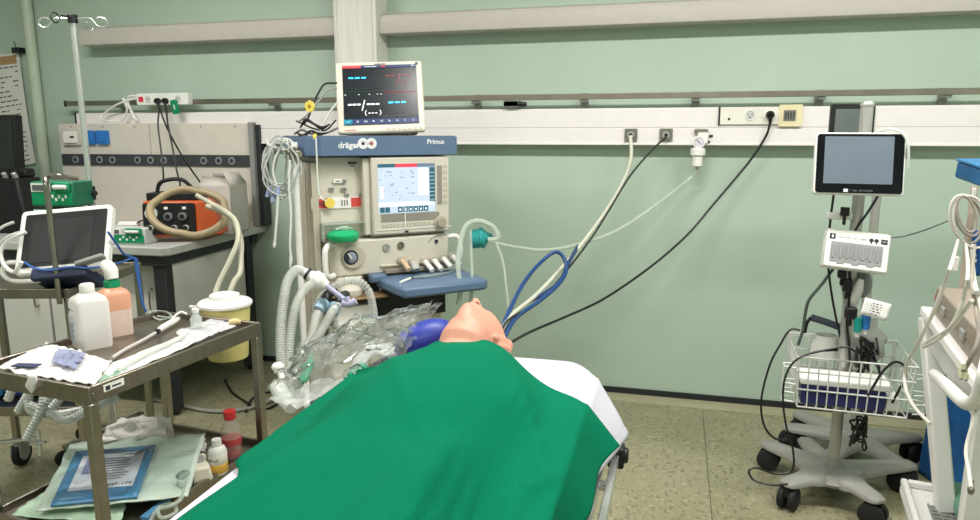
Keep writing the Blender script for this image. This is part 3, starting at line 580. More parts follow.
# bottles
def bottle_body(m, w, d, h, zs, neck, L):
    "squared bottle: outline rings from base to neck"
    def ring(z, a, b_, r):
        o = []
        for cx, cy, a0 in ((a/2-r, b_/2-r, 0), (-a/2+r, b_/2-r, 90), (-a/2+r, -b_/2+r, 180), (a/2-r, -b_/2+r, 270)):
            for k in range(6): t_ = R(a0+18*k); o.append((cx+r*math.cos(t_), cy+r*math.sin(t_), z))
        return o
    m.rings([ring(0, w*.94, d*.94, .01), ring(.006, w, d, .014), ring(zs, w, d, .014), ring(zs+(h-zs)*.4, w*.93, d*.9, .02), ring(zs+(h-zs)*.75, w*.68, d*.62, min(w, d)*.28), ring(h, neck*2, neck*2, neck*.98)], True, False, L)
q = kp(93, 346); bm1 = km @ fr((q.x, q.y, kt), R(-22)) @ Matrix.Diagonal((1.12, 1.12, 1.0, 1.0))
sW = .083; 
t = thing('white_bottle', 'squared white plastic bottle with a white cap on the cart tray', 'bottle', bm1 @ V((0, 0, 0)))
m = MB(mat('opaque_white_bottle', '#dfdad7', .35, var=.02)); bottle_body(m, sW, sW*.95, .166, .138, .015, bm1); m.build('body', t)
m = MB(white_pl); m.lathe([(.016, .160), (.018, .163), (.018, .186), (.015, .19), (0.001, .19)], bm1); m.build('cap', t)
lb = mat('printed_label', '#c9ccd6', .5, var=.12, scale=160, aniso=(1, 1, 6))
m = MB(lb, bm1); m.box((-.034, -sW*.475-.0012, .02), (.008, -sW*.475, .1)); m.use(ink)
for k in range(9): m.box((-.031, -sW*.475-.0018, .026+k*.006), (-.031+.028+.006*((k*7) % 3-1), -sW*.475-.0012, .0285+k*.006))
m.use(mat('label_teal', '#3c6a78', .5)); m.scribble(.042, .009, fr((-.034, -sW*.475, .112)), 4); m.build('label', t, label='grey-blue printed label')
q = kp(117, 334); bm2 = km @ fr((q.x, q.y, kt), R(-22))
t = thing('spray_bottle', 'translucent bottle of peach liquid with a white and green trigger on the cart tray', 'bottle', bm2 @ V((0, 0, 0)))
m = MB(mat('translucent_bottle', '#ddc5ba', .35, var=.05, scale=20)); bottle_body(m, .082, .08, .155, .13, .017, bm2); m.build('body', t)
m = MB(mat('peach_liquid', '#dda083', .4, var=.04)); bottle_body(m, .0826, .0806, .1553, .13, .0172, bm2); m.v = [bm2 @ V((p.x, p.y, max(p.z, .084))) for p in [bm2.inverted() @ v_ for v_ in m.v]]; m.build('liquid', t, label='peach coloured upper half')
m = MB(green_pl); m.lathe([(.02, .15), (.023, .153), (.023, .172), (.016, .178), (.001, .178)], bm2); m.build('collar', t)
m = MB(white_pl, bm2); m.tube([(.012, .0, .178), (-.0, .0, .205), (-.03, -.0, .216), (-.055, 0, .214)], [.016, .021, .019, .013], 12, 4); m.cyl((-.055, 0, .214), (-.068, 0, .213), .009); m.tube([(-.03, 0, .2), (-.042, 0, .185), (-.04, 0, .166)], [.008, .007, .005], 8, 4); m.build('trigger', t)

def drape_sheet(name, label, cat, corners, z, amp, freq, mm, solid=.0025, seed=0, nu=26, nv=22, edge=None, M=None, drop=None, parent=None):
    "crumpled sheet lying on height z between four corner points (world x,y)"
    m = MB(mm); c = [V((p[0], p[1], 0)) for p in corners]
    def f(u, v):
        wob = .03*noise.noise(V((u*3.1+seed, v*2.3, seed)))
        p = c[0].lerp(c[1], u).lerp(c[3].lerp(c[2], u), v)
        k = noise.noise(V((p.x*freq+seed*7, p.y*freq, seed)))*.6+noise.noise(V((p.x*freq*2.3, p.y*freq*2.3+seed, 3+seed)))*.4
        k2 = abs(k)
        ex_ = noise.noise(V((u*5+seed, v*5, 9)))*.012
        p = p+V((ex_, noise.noise(V((u*5, v*5+seed, 4)))*.012, 0))
        zz = z+.004+amp*(k2+.15)
        if drop: zz += drop(p)
        return V((p.x, p.y, zz))
    m.grid(f, nu, nv); o = m.build(name, parent, solid=solid, smooth=180)
    if parent is None: tag(o, label, cat)
    return o
def KXY(px, py): p = Z(px, py, KZ); return (p.x, p.y)
gz = mat('gauze_white', '#dbd6d5', .8, var=.03, scale=60)
o = drape_sheet('gauze_sheet', 'crumpled white gauze sheet spread over the near left part of the cart tray', 'gauze', [KXY(-6, 368), KXY(94, 385), KXY(112, 360), KXY(46, 342)], KZ-.012, .02, 22, gz, seed=1, nu=34, nv=26)
m = MB(gz)
hx0 = kp(44, 378, KZ).x
def hang(u, v): p = km @ V((hx0-.03*u+.006*math.sin(v*5), -.006-.003*math.sin(3*v)-.004*u, KZ+.012-.05*v*(1-.7*abs(u-.5)))); return p
m.grid(hang, 4, 8); tag(m.build('gauze_strip', solid=.002, smooth=180), 'strip of white gauze hanging over the near rim of the cart tray', 'gauze')
m = MB(mat('blue_bruise_wrap', '#a9adcc', .4, alpha=.8, var=.15)); 
o = drape_sheet('bluish_wrapper', 'crinkled bluish clear wrapper lying on the gauze', 'wrapper', [KXY(52, 366), KXY(76, 372), KXY(86, 356), KXY(58, 352)], KZ+.002, .012, 40, mat('bluish_wrap', '#9fa6c8', .25, alpha=.75, var=.12), seed=4, nu=16, nv=14)
m = MB(mat('navy_foil', '#3c4264', .4)); p = Z(27, 366, KZ+.003); m.M = fr((p.x, p.y, KZ+.004), ka+R(20)); m.prism([(-.035, -.012), (.03, -.016), (.036, .006), (-.03, .012)], 0, .004); tag(m.build('navy_wrapper', bevel=.001), 'dark navy wrapper edge at the gauze near the tray rim', 'wrapper')
o = drape_sheet('paper_strip', 'long white paper wrapper lying along the right rim of the cart tray', 'wrapper', [KXY(110, 378), KXY(196, 340), KXY(188, 331), KXY(98, 366)], KZ-.014, .009, 16, mat('wrapper_paper', '#e4e1e2', .55, var=.04), seed=6)
o = drape_sheet('clear_wrapper', 'clear crinkled plastic wrapper with gauze at the far end of the tray', 'wrapper', [KXY(182, 345), KXY(236, 324), KXY(216, 315), KXY(176, 330)], KZ-.014, .014, 26, mat('crinkled_film', '#e6e6ea', .2, alpha=.62, var=.1), seed=8)
m = MB(mat('swab_green', '#7fa088', .7, var=.12), km); q = kp(116, 374, KZ); m.M = km @ fr((q.x-.02, q.y-.0, kt+.001), R(8)); m.prism([(-.03, -.045), (.012, -.05), (.018, .05), (-.026, .06)], 0, .012); tag(m.build('green_swab', bevel=.004), 'folded grey-green swab at the near right corner of the cart tray', 'swab')
# laryngoscope-like handle and tube
p0, p1 = Z(118, 354, KZ+.01), Z(170, 325, KZ+.012)
t = thing('suction_probe', 'white handled probe with a long pale tube lying across the cart tray', 'probe', (p1.x, p1.y, kt))
m = MB(mat('probe_tube', '#c9c4c2', .35)); m.tube([Z(112, 358, kt+.008), Z(126, 349, kt+.008), Z(145, 339, kt+.01), Z(160, 330, kt+.012)], .005, 8); m.build('tube', t)
m = MB(white_pl); m.tube([Z(158, 331, kt+.014), Z(162, 328, kt+.016), Z(174, 321, kt+.017), Z(179, 318.5, kt+.016)], [.006, .010, .010, .006], 12, 4); m.use(ink_dk); m.cyl(Z(156.5, 332, kt+.014), Z(158.5, 331, kt+.014), .0085); m.build('handle', t)
m = MB(white_pl); m.tube([Z(170, 322, kt+.022), Z(175, 316, kt+.035), Z(181, 312, kt+.04), Z(187, 314, kt+.035)], .0035, 8); m.build('thumb_lever', t)
m = MB(hose_clear); m.tube([Z(118, 372, kt+.012), Z(140, 357, kt+.02), Z(165, 345, kt+.022), Z(182, 337, kt+.018), Z(188, 331, kt+.012)], .007, 8, corr=(.0008, .006)); tag(m.build('catheter'), 'clear ribbed catheter curving over the long paper wrapper', 'catheter')
m = MB(tube_clear); m.tube([Z(158, 316, kt+.01), Z(172, 318, kt+.018), Z(166, 312, kt+.016), Z(150, 312, kt+.008), Z(160, 320, kt+.006), Z(176, 314, kt+.006)], .0035, 7); tag(m.build('coiled_line'), 'clear coiled line at the back rim of the cart tray', 'tube')
q = kp(197, 332); gl = km @ fr((q.x, q.y, kt+.016))
t = thing('glass_vial', 'clear glass vial with white stopper standing at the far end of the cart tray', 'vial', gl @ V((0, 0, 0)))
m = MB(mat('vial_glass', '#dfe5e4', .12, alpha=.55)); m.lathe([(.016, 0), (.018, .004), (.018, .03), (.009, .042), (.008, .05)], gl, 18); m.build('glass', t)
m = MB(white_pl); m.lathe([(.01, .048), (.011, .05), (.011, .06), (.004, .064), (.004, .07), (.001, .07)], gl, 16); m.tube([gl @ V((-.006, 0, .066)), gl @ V((-.02, 0, .066))], .004, 8, raw=True); m.build('stopper', t)
m = MB(mat('tan_cap', '#d8c48e', .45)); p = Z(229, 323, KZ); m.tube([(p.x, p.y, kt+.02), (p.x+.012, p.y+.012, kt+.021), (p.x+.03, p.y+.02, kt+.018)], [.006, .011, .007], 10, 4); tag(m.build('tan_connector'), 'small tan connector at the far right corner of the tray', 'connector')
# yellow sharps bucket hung on the far end
bk = D(228, 335, 2.33); zl, zb3 = D(225, 303, 2.33).z, D(228, 368, 2.33).z
kb = km.inverted() @ bk; cx = kb.x-.075; cy = KL+.097; bw = km @ V((cx, cy, 0)); rt = .083
t = thing('sharps_bucket', 'yellow sharps bucket with a white lid hung on the far end of the cart', 'bucket', (bw.x, bw.y, zb3))
m = MB(mat('bucket_yellow', '#ddd08a', .42, var=.04)); H = zl-zb3; m.lathe([(.0, 0), (rt*.8, 0), (rt*.82, .004), (rt*.9, H*.48), (rt*.94, H*.49), (rt*.93, H*.5), (rt, H*.84), (rt*1.03, H*.85), (rt*1.03, H*.87), (0, H*.87)], fr((bw.x, bw.y, zb3))); m.build('body', t)
m = MB(white_pl); m.lathe([(rt*1.05, H*.872), (rt*1.1, H*.88), (rt*1.1, H*.92), (rt*1.02, H*.95), (rt*.62, H*.99), (rt*.6, H*1.05), (rt*.45, H*1.07), (0, H*1.07)], fr((bw.x, bw.y, zb3))); m.build('lid', t)
m = MB(steel, km); m.box((cx-.03, KL+.0005, KZ-.03), (cx+.03, KL+.004, KZ-.002)); m.box((cx-.006, KL+.004, KZ-.02), (cx+.006, KL+.012, KZ-.012)); m.build('bracket', t)
# ---- lower shelf contents
ks = KS+.0005
def SXY(px, py, z=KS): p = Z(px, py, z); return (p.x, p.y)
pk = [SXY(35, 506, KS+.05), SXY(188, 496, KS+.05), SXY(206, 440, KS+.05), SXY(70, 447, KS+.05)]
def fr4(c, z): # frame from the four corners of a lying rectangle (x right, z up the sheet)
    a, b_, c_, d = [V((p[0], p[1], z)) for p in c]; o = (a+b_+c_+d)/4; x = ((b_-a)+(c_-d)).normalized(); y = ((d-a)+(c_-b_)); y = (y-x*y.dot(x)).normalized(); n = x.cross(y)
    return Matrix(((x.x, y.x, n.x, o.x), (x.y, y.y, n.y, o.y), (x.z, y.z, n.z, o.z), (0, 0, 0, 1)))
t = thing('sterile_pack', 'blue edged sterile pack in a pale mint pouch leaning on the cart lower shelf', 'sterile pack', (*SXY(120, 480), KS))
def pack_z(p): # leans up towards the back
    l = km.inverted() @ V((p.x, p.y, 0)); return .012+.05*max(0, min(1, l.y/KL))
m = MB(mat('mint_pouch', '#cfdccf', .25, var=.06, scale=10, coat=.5)); c = [V((*p, 0)) for p in pk]
def pf(u, v):
    p = c[0].lerp(c[1], u).lerp(c[3].lerp(c[2], u), v); p = p+V((noise.noise(V((u*4, v*4, 1)))*.01, noise.noise(V((u*4, v*4, 5)))*.01, 0))
    return V((p.x, p.y, KS+.02+pack_z(p)+.008*noise.noise(V((u*6, v*6, 2)))*(1 if min(u, v, 1-u, 1-v) < .2 else .3)))
m.grid(pf, 26, 18); m.build('pouch', t, solid=.004, smooth=180)
bp = [V((*SXY(*p, KS+.055), 0)) for p in ((50, 503), (137, 497), (156, 451), (76, 455))]
def bq(u, v, dz): p = bp[0].lerp(bp[1], u).lerp(bp[3].lerp(bp[2], u), v); return V((p.x, p.y, KS+.028+pack_z(p)+dz))
m = MB(mat('pack_blue', '#4b86b0', .35, var=.08)); m.grid(lambda u, v: bq(u, v, .002), 12, 8); m.build('blue_wrap', t, solid=.006, label='blue wrap edge')
m = MB(mat('pack_label', '#dfe2ea', .35)); m.grid(lambda u, v: bq(.13+.77*u, .2+.68*v, .0062), 6, 4); m.use(mat('label_lilac', '#8e93bd', .5)); m.grid(lambda u, v: bq(.2+.18*u, .5+.28*v, .0072), 3, 3); m.use(ink)
for k in range(9):
    v = .76-.05*k; m.grid(lambda a, b_: bq(.42+(.36-.03*(k % 3))*a, v+.016*b_, .0072), 3, 1)
xa, ya = bq(1, .3, 0)-bq(0, .3, 0), bq(.5, 1, 0)-bq(.5, 0, 0); xa.normalize(); ya = (ya-xa*ya.dot(xa)).normalized(); nn = xa.cross(ya)
o3 = bq(.55, .235, .0078); m.use(ink_dk); m.scribble(.075, .014, Matrix(((xa.x, -nn.x, ya.x, o3.x), (xa.y, -nn.y, ya.y, o3.y), (xa.z, -nn.z, ya.z, o3.z), (0, 0, 0, 1))), 9)
o3 = bq(.66, .82, .0078); m.scribble(.05, .008, Matrix(((xa.x, -nn.x, ya.x, o3.x), (xa.y, -nn.y, ya.y, o3.y), (xa.z, -nn.z, ya.z, o3.z), (0, 0, 0, 1))), 12)
m.build('label_card', t, label='printed white card with a lilac square')
m = MB(film_mat('pouch_film', '#f2f6f4', .02, .07, .25, .4, 18)); m.grid(lambda u, v: pf(.02+.96*u, .03+.94*v)+V((0, 0, .016+.006*noise.noise(V((u*9, v*7, 11))))), 30, 22); m.build('clear_front', t, smooth=180)
o = drape_sheet('flat_pouch', 'flat pale green pouch under the sterile pack at the near edge of the lower shelf', 'pouch', [SXY(10, 520), SXY(120, 530), SXY(130, 498), SXY(52, 492)], KS+.006, .012, 14, mat('pale_green_pouch', '#b9d3bb', .3, var=.08, coat=.4), seed=12)
m = MB(mat('pack_blue', '#4b86b0')); a, b2 = Z(143, 519, KS+.02), Z(168, 500, KS+.02); m.bar(a, b2, .022, .014); tag(m.build('blue_strip', bevel=.004), 'pale blue folded strip at the bottom edge beside the sterile pack', 'strip')
m = MB(tube_clear); m.tube([Z(x, y, KS+.02+.004*k) for k, (x, y) in enumerate(((150, 522), (158, 508), (172, 504), (176, 512), (162, 518), (158, 510), (170, 506), (180, 500), (184, 490), (178, 482)))], .0055, 7); tag(m.build('clear_coil'), 'clear coiled tubing at the bottom edge of the lower shelf', 'tube')
# gauze bag: bumpy
qb = Z(147, 436, KS+.05); m = MB(mat('dotted_gauze', '#e3ddd8', .75, var=.05, scale=90, bump=.3))
hb = km.inverted() @ Z(147, 447, KS); Lb = km @ fr((hb.x, hb.y-.03, KS+.005), R(20), R(8))
def gb(u, v):
    a = 2*PI*u; ph = PI*v; d = V((math.sin(ph)*math.cos(a), math.sin(ph)*math.sin(a), -math.cos(ph)))
    r_ = 1+.28*noise.noise(d*2.2+V((3, 1, 2)))+.12*noise.noise(d*6)+.05*noise.noise(d*14)
    return V((.105*d.x*r_, .055*d.y*r_, .05+.062*d.z*r_))
m.grid(gb, 60, 36, Lb)
m.grid(lambda u, v: V((.07+.045*u+.012*v, .0+.01*math.sin(5*v), .02+.11*v+.006*math.sin(6*u))), 10, 12, Lb)
m.use(mat('pink_spot', '#d99a9c', .7)); m.ball((.03, -.05, .06), (.007, .006, .007), Lb, 10, 6); tag(m.build('gauze_pile', smooth=180), 'lumpy pile of white gauze with a raised flap behind the sterile pack', 'gauze')
o = drape_sheet('gauze_heap', 'flat heap of white gauze between the bag and the sterile pack', 'gauze', [SXY(100, 462), SXY(160, 455), SXY(166, 446), SXY(112, 450)], KS+.06, .02, 40, mat('dotted_gauze', '#e3ddd8'), seed=15, nu=20, nv=14)
o = drape_sheet('paper_wad', 'folded white papers behind the cream box on the lower shelf', 'papers', [SXY(180, 462), SXY(206, 460), SXY(206, 447), SXY(182, 444)], KS+.02, .022, 26, paper, seed=17, nu=16, nv=12)
# small cream box, tape roll look
hb = km.inverted() @ Z(203, 477, KS); Lb = km @ fr((hb.x-.012, hb.y, KS+.006), R(-40)) @ Matrix.Scale(1.25, 4)
t = thing('cream_box', 'small cream device box lying beside the white medicine bottle', 'box', Lb @ V((0, 0, 0)))
m = MB(mat('cream_box_card', '#e2dccb', .5), Lb); m.prism([(-.05, -.026), (.05, -.026), (.05, .026), (-.05, .026)], 0, .038, top=[(-.04, -.02), (.046, -.02), (.046, .02), (-.04, .02)]); m.build('body', t, .008)
m = MB(grey_pl, Lb); m.box((-.02, -.012, .0385), (.016, .012, .041)); m.box((-.052, -.012, .01), (-.0485, .012, .026)); m.build('window', t, .002)
m = MB(film_mat('clear_cup', '#e4e8e6', .1, .06, .3)); hb = km.inverted() @ Z(180, 495, KS); m.lathe([(.02, 0), (.024, .002), (.028, .04), (.026, .045), (.02, .052), (.008, .06)], km @ fr((hb.x, hb.y+.02, KS+.005)), 20); tag(m.build('clear_cup'), 'small clear plastic dome beside the sterile pack', 'cup')
m = MB(film_mat('clear_tray', '#dde0df', .15, .08, .3)); hb = km.inverted() @ Z(188, 478, KS); Lq = km @ fr((hb.x+.0, hb.y, KS+.006), R(-30)); m.box((-.03, -.05, 0), (.03, .05, .002), Lq); m.box((-.03, -.05, 0), (-.028, .05, .035), Lq); m.box((.028, -.05, 0), (.03, .05, .035), Lq); m.box((-.03, .048, 0), (.03, .05, .035), Lq); tag(m.build('clear_tray'), 'clear empty blister tray between the mint pouch and the cream box', 'tray')
hb = km.inverted() @ Z(220, 474, KS); Lb = km @ fr((hb.x-.004, hb.y, KS+.005)) @ Matrix.Scale(1.15, 4)
t = thing('medicine_bottle', 'round white medicine bottle with a yellow lower band on the cart lower shelf', 'bottle', Lb @ V((0, 0, 0)))
m = MB(white_pl); m.lathe([(.022, 0), (.024, .003), (.024, .062), (.02, .072), (.012, .077)], Lb, 24); m.build('body', t)
m = MB(white_pl); m.lathe([(.012, .0775), (.0125, .078), (.0125, .095), (.001, .095)], Lb, 20); m.build('cap', t)
m = MB(mat('label_yellow', '#dcae4c', .5)); m.lathe([(.0242, .006), (.0246, .0065), (.0246, .03), (.0242, .0305)], Lb, 24); m.use(mat('label_cream', '#ece8dc', .5)); m.lathe([(.0242, .032), (.0246, .0325), (.0246, .056), (.0242, .0565)], Lb, 24); m.use(mat('navy_print', '#343a66', .6))
for k in range(9): m.scribble(.004, .0085, Lb @ fr((.0248*math.sin(R(-62+k*14)), -.0248*math.cos(R(-62+k*14)), .040), R(-62+k*14)), k, .0004)
m.use(ink_dk); m.build('label', t)
hb = km.inverted() @ Z(238, 459, KS); Lb = km @ fr((min(hb.x, -.05), hb.y, KS+.005)) @ Matrix.Scale(1.3, 4)
t = thing('red_capped_bottle', 'clear plastic bottle of red liquid with a red cap on the cart lower shelf', 'bottle', Lb @ V((0, 0, 0)))
m = MB(mat('pet_clear', '#cfc8c0', .08, alpha=.26, spec=.8)); m.lathe([(.022, 0), (.024, .006), (.022, .03), (.0235, .034), (.0235, .062), (.019, .082), (.012, .097), (.011, .105)], Lb, 24); m.build('body', t)
m = MB(mat('red_liquid', '#b53038', .25)); m.lathe([(.0, .003), (.0205, .004), (.0215, .02), (.0, .021)], Lb, 20); m.build('liquid', t)
m = MB(mat('red_label', '#c2424a', .4, alpha=.75)); m.lathe([(.0236, .036), (.0242, .0362), (.0242, .052), (.0236, .0525)], Lb, 24); m.build('label', t)
m = MB(red_pl); m.lathe([(.0135, .1), (.0145, .102), (.0145, .121), (.001, .1215)], Lb, 20); m.build('cap', t)
m = MB(mat('grey_floor_cable', '#9a9a94', .5)); m.tube([V((Z(x, y, .012).x, Z(x, y, .012).y, .012)) for x, y in ((150, 398), (175, 404), (210, 411), (245, 409), (275, 399), (300, 386))], .010, 8); tag(m.build('floor_cable'), 'grey cable lying on the floor behind the instrument cart', 'cable')
m = MB(black); m.tube([V((Z(x, y, .008).x, Z(x, y, .008).y, .008)) for x, y in ((225, 380), (232, 392), (243, 400), (258, 409), (272, 407), (280, 398), (268, 392), (252, 399), (246, 412))], .006, 7); tag(m.build('floor_cable'), 'black cable curled on the floor left of the breathing hoses', 'cable')
# ------------------------------------------------------------------ anaesthesia machine, turned towards the bed
mo = D(320, 158, 2.97); MM = fr((mo.x, mo.y, 0), R(42))
MW, MD = .605, .5
ctr = MM @ V((.3, .25, 0))
am = thing('anaesthesia_machine', 'cream anaesthesia machine with a slate blue top shelf, wide screen and pull-out tray', 'medical machine', ctr, R(42))
UV_ = .06                                # recess of the upper left front
m = MB(cream, MM); m.box((.02, .04, .14), (.585, MD, .80)); m.build('lower_cabinet', am, .015)
for zz in (.2, .38): m = MB(cream, MM); m.box((.2, .02, zz), (.56, .04, zz+.16)); p = m.build('drawer', am, .006); m = MB(cream_dk, MM); m.box((.28, .005, zz+.11), (.48, .0195, zz+.13)); m.build('drawer_handle', p, .004)
m = MB(mat('base_grey', '#6f7478', .5), MM); m.box((-.02, -.1, .07), (.62, MD+.02, .14)); m.build('base', am, .02)
for x, y in ((.04, -.05), (.56, -.05), (.04, MD-.04), (.56, MD-.04)): m = MB(rubber, MM); m.cyl((x-.02, y, .05), (x+.02, y, .05), .05); m.cyl((x, y, .05), (x, y, .08), .014); m.build('caster', am)
zl0, zl1 = .80, .985
m = MB(cream, MM); m.prism([(.055, 0), (.60, 0), (.605, .03), (.605, MD), (0, MD), (0, .12), (.045, .012)], zl0+.02, zl1); m.prism([(.055, .0), (.26, 0), (.26, .2), (.0, .2), (.0, .12)], zl0-.08, zl0+.02); m.build('middle_console', am, .01)
m = MB(cream, MM); m.box((.0, UV_, zl1), (.225, MD, 1.355)); m.box((.225, .03, zl1), (.6, MD, 1.355)); m.box((.19, .01, 1.0), (.226, .1, 1.35)); m.build('upper_housing', am, .008)
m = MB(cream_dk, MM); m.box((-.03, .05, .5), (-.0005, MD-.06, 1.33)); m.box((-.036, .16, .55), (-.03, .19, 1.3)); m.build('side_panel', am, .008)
# blue top shelf
zs0, zs1 = 1.36, 1.447
m = MB(blue_panel, MM); m.prism([(.0, -.02), (.64, -.02), (.645, .0), (.645, MD+.02), (-.06, MD+.02), (-.06, .06), (-.05, .03)], zs0, zs1-.004); m.use(mat('shelf_mat', '#6e7680', .6)); m.prism([(.0, -.015), (.635, -.015), (.635, MD), (-.05, MD), (-.05, .06)], zs1-.004, zs1); o = m.build('top_shelf', am, .006)
m = MB(mat('logo_white', '#e8e8ea', .5)); q = on(MM, 340, 148, -.0205); m.text('dräger', .036, MM @ fr((q.x-.008, -.0207, q.z-.0)), .0004, .0012); m.build('maker_lettering', am)
for px, mm in ((363, ink_dk), (371.5, mat('logo_red', '#b04a4e', .5))):
    q = on(MM, px, 143.5, -.0205); m = MB(mat('logo_white', '#e8e8ea')); L = MM @ fr((q.x, -.0205, q.z)); m.lathe([(.013, 0), (.013, .0012), (.0235, .0012), (.0235, 0)], L @ Matrix.Rotation(PI/2, 4, 'X')); m.use(mm); m.tube([L @ V((0, 0, 0)), L @ V((0, -.001, 0))], .007, 14, raw=True); m.build('ring_emblem', am)
q = on(MM, 427, 143, -.0205); m = MB(mat('logo_white', '#e8e8ea')); m.text('Primus', .031, MM @ fr((q.x, -.0207, q.z-.004)), .0004, .0006); m.build('model_lettering', am)
# upper left: fittings and labels
def at(px, py, v): q = on(MM, px, py, v); return V((q.x, v, q.z))
q = at(352, 163, UV_); m = MB(ink_dk, MM); m.M = MM @ fr(q); m.cbox((0, -.002, 0), (.04, .003, .008)); m.use(ink); m.cbox((0, -.002, -.012), (.018, .003, .006)); m.build('name_plate', am)
for px, py, wd in ((337, 181, .04), (343.5, 181, .022), (331, 189, .022), (343.5, 189, .026), (346.5, 195, .018), (360, 195, .018)):
    q = at(px, py, UV_); m = MB(white_pl if wd == .04 else grey_pl, MM @ fr(q)); m.rrect(wd, .016, .004, -.012, 0); m.use(ink_dk); m.cbox((0, -.0125, 0), (wd*.5, .001, .004)); m.build('button', am)
a, b2 = at(311, 198.5, UV_), at(363, 207, UV_)
m = MB(paper, MM); m.box((a.x-.0, UV_-.006, b2.z), (.215, UV_-.0005, a.z)); m.use(mat('label_red', '#cf4a41', .5)); m.box((a.x+.003, UV_-.007, b2.z+.003), (a.x+.075, UV_-.006, a.z-.003)); m.box((.145, UV_-.007, b2.z+.003), (.212, UV_-.006, a.z-.003)); m.use(ink)
for k in range(3): m.box((.1+.012*k, UV_-.007, b2.z+.01), (.106+.012*k, UV_-.006, a.z-.012))
m.use(ink_dk)
for k in range(6): m.box((a.x+.01+.01*k, UV_-.0075, b2.z+.012), (a.x+.016+.01*k, UV_-.007, a.z-.014))
m.build('warning_strip', am)
q = at(329.5, 203, UV_-.02); m = MB(yellow_pl, MM @ fr(q)); m.lathe([(.012, 0), (.022, 0), (.022, .01), (.012, .01)], Matrix.Rotation(PI/2, 4, 'X')); m.use(ltgrey); m.tube([(0, .012, 0), (0, -.008, 0)], .01, 14, raw=True); m.tube([(0, .0, .02), (-.012, 0, .034), (.012, 0, .034), (.0, 0, .02)], .003, 6); m.build('ring_knob', am)
m = MB(mat('clear_ledge', '#c9d6cf', .12, alpha=.45), MM); m.box((.0, .0, 1.06), (.19, UV_, 1.065)); m.box((.0, .0, zl1), (.004, UV_, 1.065)); m.build('clear_ledge', am)
q = at(347, 234, .03); m = MB(mat('green_clear', '#22b578', .12, alpha=.85)); m.lathe([(.02, 0), (.062, .002), (.072, .014), (.072, .03), (.058, .046), (.024, .052), (0, .052)], MM @ fr((.088, .0, zl1+.001))); m.use(mat('pale_clear', '#d6efe0', .15, alpha=.6)); m.lathe([(.03, .052), (.032, .058), (.0, .062)], MM @ fr((.088, .0, zl1+.001)))
m.tube([MM @ V((.05, -.02, zl1+.056)), MM @ V((.09, -.03, zl1+.068)), MM @ V((.125, -.01, zl1+.054))], .004, 6); tag(m.build('green_mask'), 'round transparent green breathing mask lying on the machine ledge', 'mask')
# big screen panel
c = [at(371, 161, -.0), at(448, 159, -.0), at(449.5, 227, -.0), at(372, 238, -.0)]
u0, u1 = .222, .602; z0, z1 = 1.0, 1.352
m = MB(cream, MM); m.box((u0, -.012, z0), (u1, .03, z1)); pan = m.build('screen_panel', am, .008)
s0, s1 = at(379.5, 164, -.013), at(434, 214, -.013); sx0, sx1, sz1, sz0 = .252, .528, 1.322, 1.098
m = MB(mat('lcd_pale_blue', '#b9c7dc', .3, emit=.42, var=.02), MM); m.box((sx0, -.0145, sz0), (sx1, -.012, sz1))
W_, H_ = sx1-sx0, sz1-sz0
def rect(mm, a, b_, c_, d, y=-.0152): m.use(mm); m.box((sx0+W_*a, y, sz0+H_*b_), (sx0+W_*c_, -.0145, sz0+H_*d))
tl_ = mat('lcd_teal', '#2d5f70', .4, emit=.3); rdm = mat('lcd_red', '#d43f52', .4, emit=.5); whm = mat('lcd_white', '#e6e9f2', .4, emit=.55)
rect(tl_, 0, .93, .3, 1); rect(rdm, .3, .93, .68, 1); rect(mat('lcd_slate', '#6a7890', .4, emit=.3), .68, .93, 1, 1); rect(whm, .7, .35, .88, .9); rect(whm, 0, .14, .98, .22); rect(tl_, .9, .2, 1, .92)
rect(whm, .03, .3, .09, .56)
for a in (.02, .11): rect(tl_, a, .02, a+.08, .13)
for k in range(6): rect(tl_, .33+k*.092, .02, .33+k*.092+.08, .13); rect(whm, .355+k*.092, .05, .385+k*.092, .09, -.0156)
for k in range(8): rect(whm, .91, .25+.08*k, .99, .256+.08*k, -.0156)
rnd = random.Random(5)
for k in range(26): a = rnd.uniform(.02, .6); b_ = rnd.uniform(.27, .88); rect(mat('lcd_ink', '#4a5878', .5, emit=.1), a, b_, a+rnd.uniform(.015, .06), b_+.012)
for k in range(6): rect(mat('lcd_pinkish', '#d98a9c', .5, emit=.3), .74, .4+.07*k, .78+.04*(k % 2), .412+.07*k)
m.build('display', pan)
m = MB(mat('key_strip_grey', '#8f8a80', .5, var=.05), MM); m.box((sx0+.01, -.0142, 1.06), (sx1+.02, -.012, 1.094)); m.box((sx1+.012, -.0142, 1.13), (sx1+.036, -.012, 1.31)); m.use(cream_dk)
for k in range(14): m.box((sx0+.012+k*.019, -.0145, 1.035), (sx0+.024+k*.019, -.012, 1.05))
for k in range(7): m.box((sx1+.044, -.0145, 1.13+.028*k), (sx1+.062, -.012, 1.146+.028*k))
m.build('soft_keys', pan)
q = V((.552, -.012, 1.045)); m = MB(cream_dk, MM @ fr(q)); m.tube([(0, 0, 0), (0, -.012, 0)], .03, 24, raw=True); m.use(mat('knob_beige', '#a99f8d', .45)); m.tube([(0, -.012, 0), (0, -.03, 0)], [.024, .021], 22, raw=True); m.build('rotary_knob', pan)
m = MB(white_pl, MM); m.box((sx0-.012, -.0158, 1.022), (sx1+.08, -.0145, 1.026)); m.box((.375, -.0158, 1.02), (.379, -.0145, 1.15)); m.use(black); m.box((.375, -.0165, 1.006), (.392, -.0125, 1.014)); m.build('trim_lines', pan)
